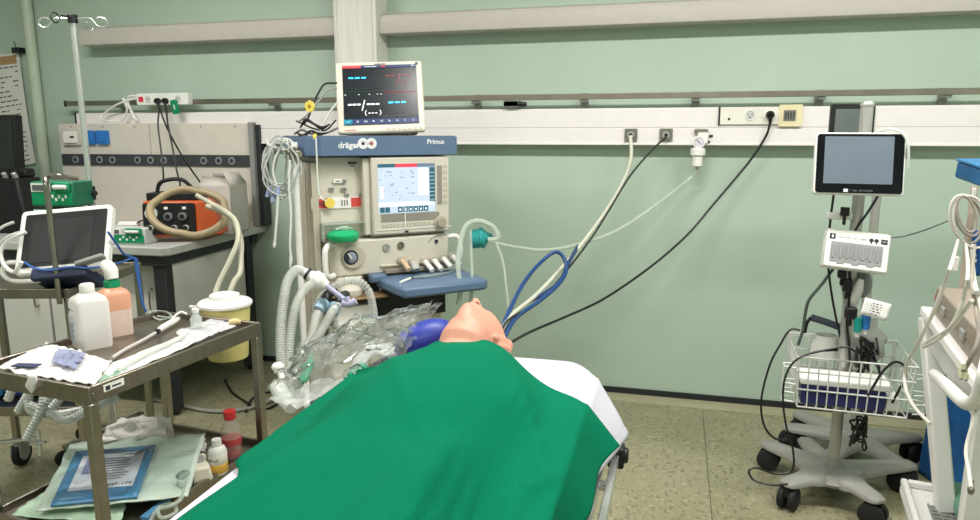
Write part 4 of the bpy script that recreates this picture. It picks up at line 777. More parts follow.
# middle console fittings
q = at(350, 257, 0); m = MB(cream_dk, MM @ fr((q.x, 0, q.z))); m.tube([(.014, -.0, 0), (.014, -.014, 0)], [.056, .05], 28, raw=True); m.use(ink_dk); m.tube([(0, -.015, .0), (0, -.016, .0)], [.034, .03], 24, raw=True); m.use(mat('gauge_blue_grey', '#8d97a6', .25)); m.tube([(.0, -.016, 0), (-.002, -.02, 0)], [.026, .02], 20, raw=True); m.use(white_pl); m.bar((-.014, -.0215, .02), (.012, -.0215, -.018), .003, .006); m.build('pressure_gauge', am)
for px, py, r_ in ((386, 247, .016), (400.5, 245, .016)):
    q = at(px, py, 0); m = MB(grey_pl if px < 390 else steel, MM @ fr((q.x, 0, q.z))); m.lathe([(r_*.62, 0), (r_*.62, .01), (r_, .01), (r_, 0)], Matrix.Rotation(PI/2, 4, 'X')); m.tube([(0, 0, 0), (0, -.007, 0)], r_*.55, 16, raw=True); m.build('port', am)
q = at(438, 240, 0); m = MB(ink, MM @ fr((q.x, 0, q.z))); m.tube([(-.05, -.001, -.01), (-.03, -.001, .012), (.0, -.001, .022), (.045, -.001, .024)], .002, 5); m.use(ink_dk); m.tube([(-.01, 0, -.005), (-.01, -.006, -.005)], .009, 14, raw=True); m.build('main_switch', am)
for u, sgn in ((.03, -1), (.6, 1)):
    m = MB(white_pl, MM); x = u; z0_, z1_ = (.845, .945)
    if sgn < 0: m.tube([(x+.03, .03, z1_+.018), (x-.008, .0, z1_+.024), (x-.026, -.012, z1_+.008), (x-.03, -.014, z1_-.02), (x-.03, -.014, z0_+.02), (x-.024, -.012, z0_-.008), (x-.006, .0, z0_-.018), (x+.03, .03, z0_-.014)], .013, 12, 5)
    else: m.tube([(x, .03, z1_+.02), (x+.05, .02, z1_+.022), (x+.068, .015, z1_-.01), (x+.068, .015, z0_+.03), (x+.05, .02, z0_+.0), (x, .03, z0_)], .012, 12, 6)
    m.build('handle', am)
# flow knobs above the tray
for k, (px, py, mm) in enumerate(((401, 262, 'a'), (412, 264, 'b'), (424, 263, 'w'), (433, 262, 'w'), (442.5, 260, 'w'), (452, 258, 'w'))):
    q = at(px, py-2, -.01); m = MB(cream_dk, MM @ fr(q)); m.tube([(0, .01, 0), (0, -.012, 0)], .018, 16, raw=True)
    m.use({'a': mat('knob_tan', '#cdb295', .4), 'b': mat('knob_clear_grey', '#b4b4ae', .3), 'w': white_pl}[mm]); m.tube([(0, -.012, 0), (.012, -.075, -.034)] if mm != 'b' else [(0, -.012, 0), (0, -.04, -.015), (0, -.05, -.03)], .012 if mm != 'b' else .02, 14, raw=True); m.build('flow_knob', am)
a, b2 = at(392, 258, 0), at(456, 250, 0); m = MB(mat('knob_rail_tan', '#c9bfae', .5), MM); m.box((.255, -.012, .852), (.6, 0, .862)); m.use(mat('knob_mount_taupe', '#8c8074', .5)); m.box((.27, -.03, .822), (.6, 0, .842)); m.build('knob_rail', am, .003)
# pull-out tray
m = MB(blue_panel, MM); m.prism([(.255, -.31), (.64, -.31), (.66, -.29), (.66, .0), (.225, .0), (.225, -.04), (.25, -.28)], .765, .812); m.prism([(.19, -.06), (.27, -.06), (.27, 0), (.19, 0)], .79, .83); m.build('pull_out_tray', am, .012)
m = MB(mat('worn_brass_shelf', '#8d7450', .45, .3, var=.2, scale=8), MM); m.box((.02, -.12, .735), (.25, .04, .745)); m.build('under_shelf', am, .003)
m = MB(black, MM); m.box((.02, .0, .6), (.58, .039, .735)); m.box((.17, -.02, .745), (.24, .02, .82)); m.build('painted_gap_shade', am)  # solid black boxes painting the shade of the gap under the console
m = MB(white_pl, MM); m.box((.03, -.07, .6), (.2, .03, .7)); m.tube([(.05, -.07, .62), (.05, -.09, .62), (.11, -.09, .62), (.11, -.07, .62)], .005, 8, 3); m.build('absorber_block', am, .012)
m = MB(mat('absorber_dome', '#c9c4b8', .2), MM); m.lathe([(.045, 0), (.05, .01), (.048, .03), (.03, .045), (0, .05)], fr((.1, -.05, .745))); m.build('valve_dome', am)
m = MB(mat('grey_probe', '#7e8a8c', .4)); m.tube([MM @ V(p) for p in ((.36, -.13, .816), (.42, -.15, .818), (.47, -.14, .817), (.56, -.1, .815), (.62, -.04, .815))], [.005, .011, .011, .006, .004], 10); tag(m.build('flat_probe'), 'grey flat probe lying on the blue pull-out tray', 'probe')
m = MB(white_pl); a, b2 = MM @ V((.275, -.21, .818)), MM @ V((.345, -.15, .818)); m.cyl(a, b2, .006); m.use(ink_dk); m.cyl(b2, b2+(b2-a)*.15, .006); tag(m.build('pen'), 'white marker pen with a dark cap on the blue pull-out tray', 'pen')
# side pole with lead hook
pp = D(297, 200, 3.02); t = thing('side_pole', 'white pole beside the left flank of the anaesthesia machine with a hook for leads', 'pole', (pp.x, pp.y, 0))
m = MB(white_pl); m.cyl((pp.x, pp.y, .05), (pp.x, pp.y, 1.42), .014); m.build('pole', t)
m = MB(rubber); m.cyl((pp.x, pp.y, 0), (pp.x, pp.y, .05), .1, .03); m.build('foot', t)
m = MB(ltgrey); m.tube([V((pp.x, pp.y, 1.38)), V((pp.x-.06, pp.y-.02, 1.39)), V((pp.x-.1, pp.y-.03, 1.405)), V((pp.x-.12, pp.y-.03, 1.43))], .008, 8); m.build('hook', t)
m = MB(steel); m.cyl((pp.x, pp.y, 1.33), (pp.x, pp.y, 1.4), .024); m.cyl((pp.x, pp.y, 1.37), (pp.x+.04, pp.y-.03, 1.37), .016); m.cyl((pp.x, pp.y, 1.37), (pp.x-.01, pp.y-.05, 1.38), .012); m.build('clamp', t, .003)
# coiled monitoring leads hanging from the hook
lead_m = mat('grey_lead', '#a3a7a4', .4, var=.06)
for k, (cx_, cy_, rx, ry2, col) in enumerate(((281, 170, 17, 26, lead_m), (278, 165, 14, 22, lead_m), (285, 172, 10, 30, hose_clear), (276, 168, 12, 29, lead_m), (283, 163, 19, 21, hose_clear), (279, 173, 8, 26, lead_m), (287, 168, 13, 24, lead_m))):
    m = MB(col); m.tube([D(cx_+rx*math.cos(a)+2*math.sin(3*a+k), cy_-ry2*math.sin(a)-3*(math.sin(a) > .8), 2.93+.018*k-.01*math.cos(2*a)) for a in [2*PI*j/14 for j in range(14)]], .0043, 7, 4, True)
    tag(m.build('coiled_lead'), 'pale monitoring lead coiled among others on the hook left of the anaesthesia machine', 'lead', 'coiled leads hanging beside the anaesthesia machine')
m = MB(mat('lead_blue_grey', '#8f9bb8', .45)); 
for dx, dy in ((-6, 0), (-2, 5), (2, 1)): m.tube([D(276+dx, 186+dy, 2.95), D(275+dx*1.3, 197+dy, 2.95)], .009, 8, raw=True)
tag(m.build('lead_connector'), 'cluster of blue-grey lead connectors below the coiled leads', 'connector')
for pts, lb in (([(278, 196), (277, 215), (275, 240), (274, 248)], 'pale lead with a tip hanging straight down left of the white pole'), ([(290, 160), (289, 185), (291, 215), (290, 245), (291, 258), (290, 268)], 'pale lead running down along the white pole')):
    m = MB(hose_clear); m.tube([D(x, y, 2.93) for x, y in pts], [.005]*6+[.008, .003], 7); tag(m.build('hanging_lead'), lb, 'lead')
# patient monitor on top
C4 = [D(334, 62, 3.16), D(421.5, 60.5, 3.2), D(425.5, 130, 3.14), D(339, 134, 3.1)]
cen = sum(C4, V())/4; ex = ((C4[1]-C4[0])+(C4[2]-C4[3])).normalized(); ez = ((C4[0]-C4[3])+(C4[1]-C4[2])); ez = (ez-ex*ez.dot(ex)).normalized(); ey = ez.cross(ex)
pmM = Matrix(((ex.x, ey.x, ez.x, cen.x), (ex.y, ey.y, ez.y, cen.y), (ex.z, ey.z, ez.z, cen.z), (0, 0, 0, 1)))
w5 = ((C4[1]-C4[0]).length+(C4[2]-C4[3]).length)/2; h5 = ((C4[0]-C4[3]).length+(C4[1]-C4[2]).length)/2
pmn = thing('patient_monitor', 'cream patient monitor showing dashed readings on top of the anaesthesia machine', 'monitor', (cen.x, cen.y, zs1))
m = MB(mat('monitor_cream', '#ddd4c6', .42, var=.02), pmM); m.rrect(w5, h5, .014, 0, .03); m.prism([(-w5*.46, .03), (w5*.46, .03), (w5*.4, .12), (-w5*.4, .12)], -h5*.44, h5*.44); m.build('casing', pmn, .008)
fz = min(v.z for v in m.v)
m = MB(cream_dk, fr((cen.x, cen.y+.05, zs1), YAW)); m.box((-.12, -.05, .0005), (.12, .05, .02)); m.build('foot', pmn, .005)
sw, sh = w5*.855, h5*.83
m = MB(mat('monitor_screen_dark', '#1b2128', .25, emit=.12, var=.1), pmM); L0 = fr((.002, -.002, .008)); m.rrect(sw, sh, .003, -.001, .002, L0)
cy = mat('readout_cyan', '#35c3f0', .4, emit=1.0); wt = mat('readout_white', '#f0f2f5', .4, emit=.9); rd = mat('readout_red', '#c4434c', .4, emit=.55); bn = mat('bar_blue', '#22345e', .4, emit=.3); gr = mat('readout_green', '#2c4a3e', .4, emit=.2)
def sr(mm, a, b_, c_, d): m.use(mm); m.box((-sw/2+sw*a, -.0036, -sh/2+sh*b_), (-sw/2+sw*c_, -.002, -sh/2+sh*d), L0)
def slant(mm, a, b_, c_, d, wd=.012):
    m.use(mm); m.bar((-sw/2+sw*a, -.0028, -sh/2+sh*b_), (-sw/2+sw*c_, -.0028, -sh/2+sh*d), .0016, wd*sw, (1, 0, 0))
sr(rd, .0, .955, .25, 1); sr(bn, .25, .955, 1, 1); sr(rd, .52, .96, .58, .995); sr(wt, .3, .97, .46, .98); sr(wt, .93, .965, .98, .99)
for k in range(3):
    sr(cy, .08+.085*k, .775, .08+.085*k+.065, .8); sr(cy, .6+.085*k, .34, .6+.085*k+.065, .368)
    sr(wt, .06+.06*k, .325, .06+.06*k+.048, .348); sr(wt, .31+.06*k, .325, .31+.06*k+.048, .348)
    sr(rd, .58+.045*k, .81, .58+.045*k+.035, .818); sr(rd, .79+.045*k, .81, .79+.045*k+.035, .818); sr(wt, .325+.045*k, .18, .325+.045*k+.03, .192)
slant(wt, .25, .26, .29, .44); slant(rd, .755, .76, .775, .88, .006)
for a, sg in ((.3, -1), (.48, 1)): m.use(wt); m.tube([L0 @ V((-sw/2+sw*(a-.0*sg), -.003, -sh/2+sh*.235)), L0 @ V((-sw/2+sw*(a+.015*sg), -.003, -sh/2+sh*.19)), L0 @ V((-sw/2+sw*a, -.003, -sh/2+sh*.145))], .0016, 5, 5)
for a, sg in ((.735, -1), (.85, 1)): m.use(rd); m.tube([L0 @ V((-sw/2+sw*a, -.003, -sh/2+sh*.72)), L0 @ V((-sw/2+sw*(a+.01*sg), -.003, -sh/2+sh*.69)), L0 @ V((-sw/2+sw*a, -.003, -sh/2+sh*.66))], .0009, 5, 4)
sr(rd, .77, .688, .79, .694); sr(rd, .81, .688, .83, .694)
sr(gr, .02, .55, .55, .556); sr(gr, .02, .6, .5, .604); sr(rd, .56, .53, .98, .534); sr(ink, .5, .12, .98, .126)
for a in (.02, .2, .34, .45, .5): sr(wt, a, .5, a+.018, .507)
sr(bn, 0, 0, 1, .09); sr(mat('tab_cyan', '#28b4cc', .4, emit=.6), 0, .005, .11, .085)
for k in range(8): sr(wt, .165+.105*k, .035, .165+.105*k+.03+.01*(k % 2), .065); sr(ink, .15+.105*k, .012, .2+.105*k, .02)
sr(wt, .03, .04, .08, .05); m.build('screen', pmn)
m = MB(ink_dk, pmM); m.box((-.02, -.0008, h5*.452), (.03, 0, h5*.465)); m.use(mat('slate_mark', '#4b5a72', .4)); m.tube([(w5*.44, 0, h5*.455), (w5*.44, -.001, h5*.455)], .008, 12, raw=True); m.use(cream_dk)
for k in range(7): m.cbox((.03+.024*k, -.0006, -h5*.462), (.016, .0012, .009))
m.use(mat('faint_red_print', '#c98a86', .5)); m.cbox((-.14, -.0006, -h5*.462), (.05, .0012, .005)); m.build('front_marks', pmn)
for k, (pts, mm, r_, lb) in enumerate((([(337, 83), (325, 84), (319, 92), (313, 104), (309, 116), (304, 124)], ink_dk, .0045, 'dark lead from the upper left side of the patient monitor'),
    ([(337, 88), (327, 91), (318, 102), (306, 116), (298, 122)], grey_pl, .0045, 'grey lead from the left side of the patient monitor'),
    ([(338, 102), (330, 112), (324, 124), (320, 132)], ltgrey, .005, 'pale lead curving down the left side of the patient monitor'),
    ([(336, 120), (326, 130), (315, 129), (303, 124), (296, 121)], black, .004, 'black lead at the lower left corner of the patient monitor'),
    ([(338, 128), (326, 133), (312, 134), (302, 130), (294, 134)], ink, .005, 'grey-black lead lying along the shelf beside the patient monitor'),
    ([(316, 138), (317, 160), (318, 180), (320, 196), (326, 201)], hose_clear, .0035, 'thin pale line hanging from the shelf to the yellow ring knob'))):
    m = MB(mm); m.tube([D(x, y, 3.06-.025*(k == 5)-.1*(k == 5)) for x, y in pts], r_, 6); tag(m.build('monitor_lead'), lb, 'lead')
q = D(310.5, 106.5, 3.0); m = MB(yellow_pl, fr(q, R(-10))); 
star = []
for k in range(16): a = 2*PI*k/16; r_ = .022 if k % 2 else .027; star.append((r_*math.cos(a), r_*math.sin(a)))
m.prism(star, 0, .008, Matrix.Rotation(PI/2, 4, 'X')); m.use(mat('tag_ochre', '#a08a2c', .5)); m.prism([(x*.4, y*.4) for x, y in star], .008, .0085, Matrix.Rotation(PI/2, 4, 'X')); tag(m.build('yellow_tag', bevel=.001), 'round yellow tag on the leads left of the patient monitor', 'tag')
q = D(315, 137, 2.95); m = MB(yellow_pl, fr(q)); m.ball((0, 0, 0), (.01, .008, .014)); tag(m.build('yellow_bead'), 'small yellow bead hanging at the left corner of the blue shelf', 'bead')
for pts, lb in (([(300, 128), (306, 120), (314, 124), (322, 128), (330, 124)], 'first'), ([(296, 132), (303, 136), (311, 131), (318, 134), (327, 133)], 'second')):
    m = MB(black); m.tube([D(x, y, 3.02) for x, y in pts], [.003, .009, .005, .009, .003], 8); tag(m.build('lead_clip'), '%s black lead clip tangled left of the patient monitor' % ('upper' if lb == 'first' else 'lower'), 'clip')
# teal canister at the right side with its tubes
q = D(480, 238, 3.2); t = thing('teal_canister', 'teal plastic filter canister beside the right flank of the anaesthesia machine', 'canister', q)
tm_ = mat('teal_plastic', '#2f9c9a', .3, alpha=.92, var=.06); L = fr(q, R(10)) @ Matrix.Rotation(R(80), 4, 'Y')
m = MB(tm_, L); m.lathe([(.0, -.05), (.04, -.048), (.045, -.03), (.045, .0), (.05, .004), (.05, .016), (.042, .02), (.02, .04), (.012, .06), (0, .06)]); m.build('body', t)
m = MB(ltgrey, L); m.lathe([(.0, .06), (.01, .061), (.01, .085), (0, .086)]); m.build('nozzle', t)
for pts, r_, lb in (([(488, 240), (498, 238), (494, 228), (486, 223), (476, 221), (466, 226), (461, 240), (458, 262), (460, 290), (458, 305)], .012, 'wide clear hose arching over the teal canister and down past the blue tray'),
                    ([(496, 243), (503, 262), (506, 285), (508, 305), (509, 330)], .006, 'thin clear line dropping from the teal canister behind the manikin head'),
                    ([(470, 230), (471, 250), (472, 275), (471, 300), (468, 320)], .008, 'clear hose hanging straight down just left of the teal canister')):
    m = MB(tube_clear); m.tube([D(x, y, 3.16-.004*k) for k, (x, y) in enumerate(pts)], r_, 8); tag(m.build('clear_hose'), lb, 'hose')
# breathing circuit
cm_ = mat('corrugated_clear', '#d2d4ce', .25, alpha=.5, var=.04)
hoses = (([(288, 404), (284, 385), (281, 355), (281, 325), (284, 298), (288, 280), (296, 270), (304, 272)], 1.95, 2.35, .0145, 'left breathing hose rising highest beside the anaesthesia machine'),
         ([(296, 404), (291, 385), (289, 360), (291, 330), (296, 305), (304, 290), (312, 284)], 1.95, 2.3, .0135, 'second breathing hose just right of the tallest one'),
         ([(300, 398), (297, 372), (308, 350), (322, 330), (332, 312), (338, 306)], 1.98, 2.35, .0135, 'breathing hose slanting up to the right pale blue cuff'),
         ([(293, 400), (300, 360), (311, 338), (316, 318), (322, 308)], 1.98, 2.4, .0135, 'breathing hose slanting up to the left pale blue cuff'),
         ([(314, 320), (318, 302), (330, 289), (346, 281), (360, 282), (369, 292), (373, 308), (374, 322)], 2.36, 2.5, .0135, 'breathing hose arching over the white valve dome'),
         ([(333, 315), (337, 325), (348, 330), (360, 329), (372, 322)], 2.34, 2.45, .014, 'breathing hose sagging below the white valve dome'))
for pts, t0, t1, r_, lb in hoses:
    m = MB(cm_); n = len(pts)-1; m.tube([D(x, y, t0+(t1-t0)*k/n) for k, (x, y) in enumerate(pts)], r_, 10, 8, corr=(.0016, .009)); tag(m.build('breathing_hose'), lb, 'hose')
cuff = mat('pale_blue_cuff', '#a3c0d4', .35)
for (x0_, y0_), (x1_, y1_), lb in (((332, 313), (336.5, 305), 'right'), ((319, 310), (324.5, 301), 'left')):
    t = thing('hose_cuff', '%s one of the two pale blue hose cuffs plugged into black elbows' % lb, 'cuff', D(x0_, y0_, 2.36)); a, b2 = D(x0_, y0_, 2.34), D(x1_, y1_, 2.36); m = MB(cuff); m.cyl(a, b2, .022); m.build('cuff', t, .003)
    m = MB(black); m.tube([b2, D(x1_+3, y1_-6, 2.38), D(x1_+9, y1_-10, 2.46)], .017, 12); m.build('elbow', t)
t = thing('breathing_filter', 'white round breathing filter with a lilac tube and elbow in front of the machine', 'filter', D(316, 278, 2.32))
m = MB(white_pl); a, b2 = D(301, 271, 2.34), D(315, 278, 2.33); m.tube([a, a.lerp(b2, .5), b2], [.014, .018, .02], 14); m.build('inlet', t)
d_ = (D(334, 290, 2.33)-D(312, 276.5, 2.33)).normalized(); c0 = D(317.5, 280, 2.33); m = MB(white_pl); m.tube([c0-d_*.035, c0-d_*.02, c0-d_*.014, c0+d_*.014, c0+d_*.02, c0+d_*.04], [.016, .022, .029, .029, .022, .014], 22, raw=True); m.build('disc', t, .002)
lil = mat('lilac_plastic', '#a9a8c4', .35); m = MB(lil); m.tube([c0+d_*.03, D(328, 287, 2.32), D(340, 296, 2.31), D(348, 302, 2.3)], .0085, 12); m.build('tube', t, label='lilac tube')
m = MB(lil); m.tube([D(342, 303, 2.3), D(349, 304, 2.3), D(356, 301, 2.3)], .013, 12, 3); m.cyl(D(349, 304, 2.3), D(346, 297, 2.3), .011); m.build('elbow', t, label='lilac elbow')
m = MB(ink_dk); m.cyl(c0-d_*.042, c0-d_*.034, .0215); m.build('seal', t)
# ------------------------------------------------------------------ stretcher, sheet, manikin and drape
BL, BR, BH, BF, BZ = -.72, -.165, 1.725, -.35, .862
bed = thing('stretcher', 'hospital stretcher with a white sheet and chrome side rail in the middle foreground', 'stretcher', ((BL+BR)/2, .7, 0))
m = MB(mat('mattress_grey', '#6d7380', .6, var=.05)); m.box((BL+.01, BF, BZ-.09), (BR-.012, BH-.015, BZ-.006)); m.build('mattress', bed, .055)
m = MB(white_paint); m.box((BL+.0, BF-.03, BZ-.15), (BR, BH, BZ-.092)); m.build('deck', bed, .01)
m = MB(white_paint); m.box((BL+.08, BF+.1, .28), (BR-.08, BH-.15, .33)); m.box((-.5, .2, .33), (-.38, .32, BZ-.15)); m.box((-.5, 1.1, .33), (-.38, 1.22, BZ-.15)); m.build('chassis', bed, .008)
for x in (BL+.07, BR-.07):
    for y in (BF+.15, BH-.2): m = MB(rubber); m.cyl((x-.02, y, .075), (x+.02, y, .075), .075); m.use(grey_pl); m.cyl((x-.022, y, .075), (x+.022, y, .075), .04); m.box((x-.03, y-.03, .07), (x-.024, y+.03, .29)); m.box((x+.024, y-.03, .07), (x+.03, y+.03, .29)); m.build('wheel', bed)
# folded chrome side rail on the right
a, b2 = D(621, 482, 1.66), D(612, 520, 1.5); dirn = V((-.02, -1, 0)).normalized()
rx0 = Z(620, 480, .64); 
rail = MB(chrome)
p0 = Z(623, 477, .62); p0 = V((-.105, 1.62, .625))
rail.bar((-.098, 1.66, .655), (-.128, .2, .62), .018, .03); m = rail; m.build('side_rail', bed, .003)
m = MB(chrome); m.bar((-.128, 1.6, .655), (-.158, .2, .62), .014, .026); m.build('inner_rail', bed, .003)
m = MB(black); m.box((-.118, 1.625, .63), (-.078, 1.67, .685)); m.cyl((-.083, 1.648, .66), (-.068, 1.648, .66), .02); m.build('rail_cap', bed, .006)
for y in (1.5, .9): m = MB(chrome); m.cyl((-.2, y, .652-.03*(1.6-y)), (-.1, y, .652-.03*(1.6-y)), .012); m.build('rail_arm', bed)
m = MB(mat('cream_bracket', '#d8cfb8', .5)); m.box((-.175, 1.56, .65), (-.135, 1.63, .70)); m.build('rail_bracket', bed, .006)
# sheet
sheet_m = mat('white_sheet', '#cfcdda', .75, var=.015, bump=.03, scale=40)
def sheet_pt(u, v):
    # u across 0..1 (left hang, top, right hang), v along 0 foot .. 1 head end
    y = BF-.02+(BH-BF+.02)*v
    l0, l1 = .12, .21; w = BR-BL; tot = l0+w+l1; s = u*tot
    nzv = noise.noise(V((u*5, y*3, .3)))
    if s < l0: k = (l0-s)/l0; p = V((BL-.006-.035*k*min(1, max(0, (y-.75)/.25)), y, BZ-l0*k*(.8)+.004))
    elif s > l0+w:
        k = (s-l0-w)/l1; fl = max(0, (y-1.25)/(BH-1.25)); p = V((BR+.006+(.012+.075*fl)*k+.01*nzv*k, y+.02*fl*k, BZ-.031-l1*k*(.45+.32*fl)))
    else:
        k = (s-l0)/w; edge = min(k, 1-k); p = V((BL+w*k, y, BZ+.004+.002*nzv-(.035*max(0, 1-(1-k)/.13)**2 if k > .5 else .012*max(0, 1-edge/.03)**2)))
    return p
m = MB(sheet_m); m.grid(sheet_pt, 70, 60)
def end_pt(u, v):
    p = sheet_pt(u, 1.0); return V((p.x, p.y+.004*v+.006*v*math.sin(u*14), p.z-(max(0, p.z-(BZ-.17)))*v))
m.grid(end_pt, 70, 8)
sh_o = m.build('sheet', bed, solid=.003, smooth=60)

# manikin: head, neck and torso grown into one surface
skin = mat('manikin_skin', '#d3957f', .5, var=.04, scale=25, bump=.02)
HC = D(476, 331, 1.77); HC.z = .924
tilt = R(43); turn = R(-11)
HM = Matrix.Translation(HC) @ Matrix.Rotation(turn, 4, 'Y') @ Matrix(((1, 0, 0, 0), (0, math.sin(tilt), math.cos(tilt), 0), (0, math.cos(tilt), -math.sin(tilt), 0), (0, 0, 0, 1)))
# local head axes: x right, y = face forward, z = crown
def g(d, s): return math.exp(-(d/s)**2)
def head_pt(u, v):
    a = 2*PI*u; ph = PI*v; dz = -math.cos(ph); r_ = math.sin(ph); dx = r_*math.sin(a); dy = r_*math.cos(a)
    wx = .076*(1-.40*max(0, -dz)**1.3); x = dx*wx; z = dz*(.108 if dz > 0 else .108)
    y = dy*(.094 if dy < 0 else .088)
    if dz < 0 and dy < 0: y *= 1-.45*dz*dz          # hollow below the back of the skull
    if dy > 0:
        f = dy
        y -= .006*g(dz-.12, .2)*f                   # flatten the face plane
        y += .036*g(x, .0145)*g(dz+.19, .11)+.010*g(x, .010)*g(dz-.02, .16)     # nose and bridge
        y += .008*g(abs(x)-.012, .007)*g(dz+.21, .05)                                             # nostril wings
        y -= .012*g(abs(x)-.031, .016)*g(dz-.13, .10)                                             # eye sockets
        y += .008*g(abs(x)-.031, .012)*g(dz-.12, .05)                                             # closed lids
        y += .006*g(x, .04)*g(dz-.32, .09)                                                        # brow
        y += .015*g(x, .026)*g(dz+.40, .06)+.014*g(x, .024)*g(dz+.54, .06)-.014*g(x, .026)*g(dz+.47, .028)   # lips
        y += .017*g(x, .022)*g(dz+.80, .15)                                                       # chin
        y += .006*g(abs(x)-.042, .02)*g(dz+.1, .2)                                                # cheeks
    return V((x, y, z))
m = MB(skin, HM)
m.grid(head_pt, 120, 90)
# nostrils follow after the surface, as dark balls painting the shade of the hollows
m2 = m; m2.M = HM
for sx in (-1, 1):    # ears
    E_ = fr((sx*.072, -.012, -.005), 0, R(-8), R(sx*18)); m2.ball((0, 0, 0), (.009, .021, .034), E_, 18, 12); m2.ball((sx*.004, -.014, .004), (.010, .010, .030), E_, 14, 10); m2.ball((sx*.003, .004, -.03), (.008, .01, .012), E_, 12, 8); m2.ball((sx*.004, .0, .026), (.009, .016, .012), E_, 12, 8)
m2.M = Matrix()
chin_in = HM @ V((0, .03, -.06)); occ = HM @ V((0, -.03, -.03)); nb = V((HC.x-.012, 1.50, .897))
m2.tube([HM @ V((0, -.02, .0)), HM @ V((-.006, -.012, -.055)), V((HC.x-.012, 1.565, .908)), nb, V((HC.x-.014, 1.44, .892))], [.046, .060, .070, .064, .058], 28, 5)
cxm = -.45
EL = [((cxm, 1.36, .908), (.175, .10, .046)), ((cxm, 1.22, .912), (.14, .24, .056)), ((cxm, .92, .902), (.12, .24, .045)), ((cxm, .72, .9), (.125, .14, .045))]
for c_, r_ in EL: m2.ball(c_, r_)
for sx in (-1, 1):
    m2.tube([V((cxm+sx*.135, 1.33, .898)), V((cxm+sx*.148, 1.2, .895)), V((cxm+sx*.135, 1.02, .892)), V((cxm+sx*.125, .84, .89)), V((cxm+sx*.12, .76, .89))], [.033, .032, .028, .024, .021], 18, 5)
    hx = cxm+sx*.118
    for k in range(4): m2.tube([V((hx-.024+.016*k, .77, .9)), V((hx-.026+.0175*k, .7, .9)), V((hx-.026+.0175*k, .655+.008*abs(k-1.5), .889))], [.0105, .0095, .008], 10, 4)
    m2.tube([V((hx-sx*.022, .77, .902)), V((hx-sx*.045, .735, .9)), V((hx-sx*.05, .70, .893))], [.012, .011, .009], 10, 4); m2.ball((hx, .765, .9), (.036, .045, .018))
    m2.tube([V((cxm+sx*.09, .72, .908)), V((cxm+sx*.1, .45, .912)), V((cxm+sx*.1, .2, .915)), V((cxm+sx*.1, -.05, .912)), V((cxm+sx*.1, -.28, .9))], [.055, .055, .050, .046, .036], 20, 5)
    m2.tube([V((cxm+sx*.1, -.25, .9)), V((cxm+sx*.11, -.29, .94)), V((cxm+sx*.115, -.30, .99))], [.036, .034, .02], 14, 4)
mk = m2.build('manikin', smooth=180); tag(mk, 'pinkish training manikin lying on its back, head tilted back and body under the green drape', 'manikin')
rm = mk.modifiers.new('fuse', 'REMESH'); rm.mode = 'VOXEL'; rm.voxel_size = .0032; rm.use_smooth_shade = True
cs = mk.modifiers.new('soft', 'SMOOTH'); cs.iterations = 2; cs.factor = .5
# nostrils: dark balls set in the nose, the hollows' shade put into their colour
m = MB(mat('nostril_shadow_pink', '#7d4a40', .7), HM)
def hp(x, dz):
    best = None
    v = math.acos(-dz)/PI
    for k in range(200):
        p = head_pt(-.12+.24*k/199, v)
        if best is None or abs(p.x-x) < abs(best.x-x): best = p
    return best
for sx in (-1, 1): p = hp(sx*.0085, -.285); m.ball(p+V((0, -.001, .001)), (.006, .0085, .0062), None, 12, 8)
m.build('nostrils', mk, label='nostrils as painted dark shade')
# green drape
drape_m = mat('drape_green', '#046e50', .95, var=.09, scale=420, bump=.25, spec=.08)
def body_h(x, y):
    dx = x-cxm
    bx = 1/(1+math.exp((abs(dx)-.13-.03*min(1, max(0, (1.5-y)/.2))+.05*min(1, max(0, (1.15-y)/.2)))/.026))
    hy = .100-.022*min(1, max(0, (1.2-y)/.25))-.026*g(y-1.54, .07)-.01*g(y-1.0, .2)
    core = hy*bx
    arm = (.058-.02*min(1, max(0, (1.1-y)/.2)))*g(abs(dx)-(.148-.025*min(1, max(0, (1.2-y)/.3))), .045)*min(1, max(0, (1.46-y)/.1))
    top = 0
    for c_, r_ in EL+[((cxm-.14, 1.27, .896), (.048, .12, .036)), ((cxm+.14, 1.27, .896), (.048, .12, .036)), ((cxm-.1, .4, .91), (.07, .8, .055)), ((cxm+.1, .4, .91), (.07, .8, .055))]:
        q_ = 1-((x-c_[0])/(r_[0]+.012))**2-((y-c_[1])/(r_[1]+.012))**2
        if q_ > 0: top = max(top, c_[2]+(r_[2]+.01)*math.sqrt(q_)-BZ-.014+.004)
    return max(core, arm, top)
def body_s(x, y): return sum(body_h(x+.022*a, y+.03*b) for a in (-1, 0, 1) for b in (-1, 0, 1))/9+.005
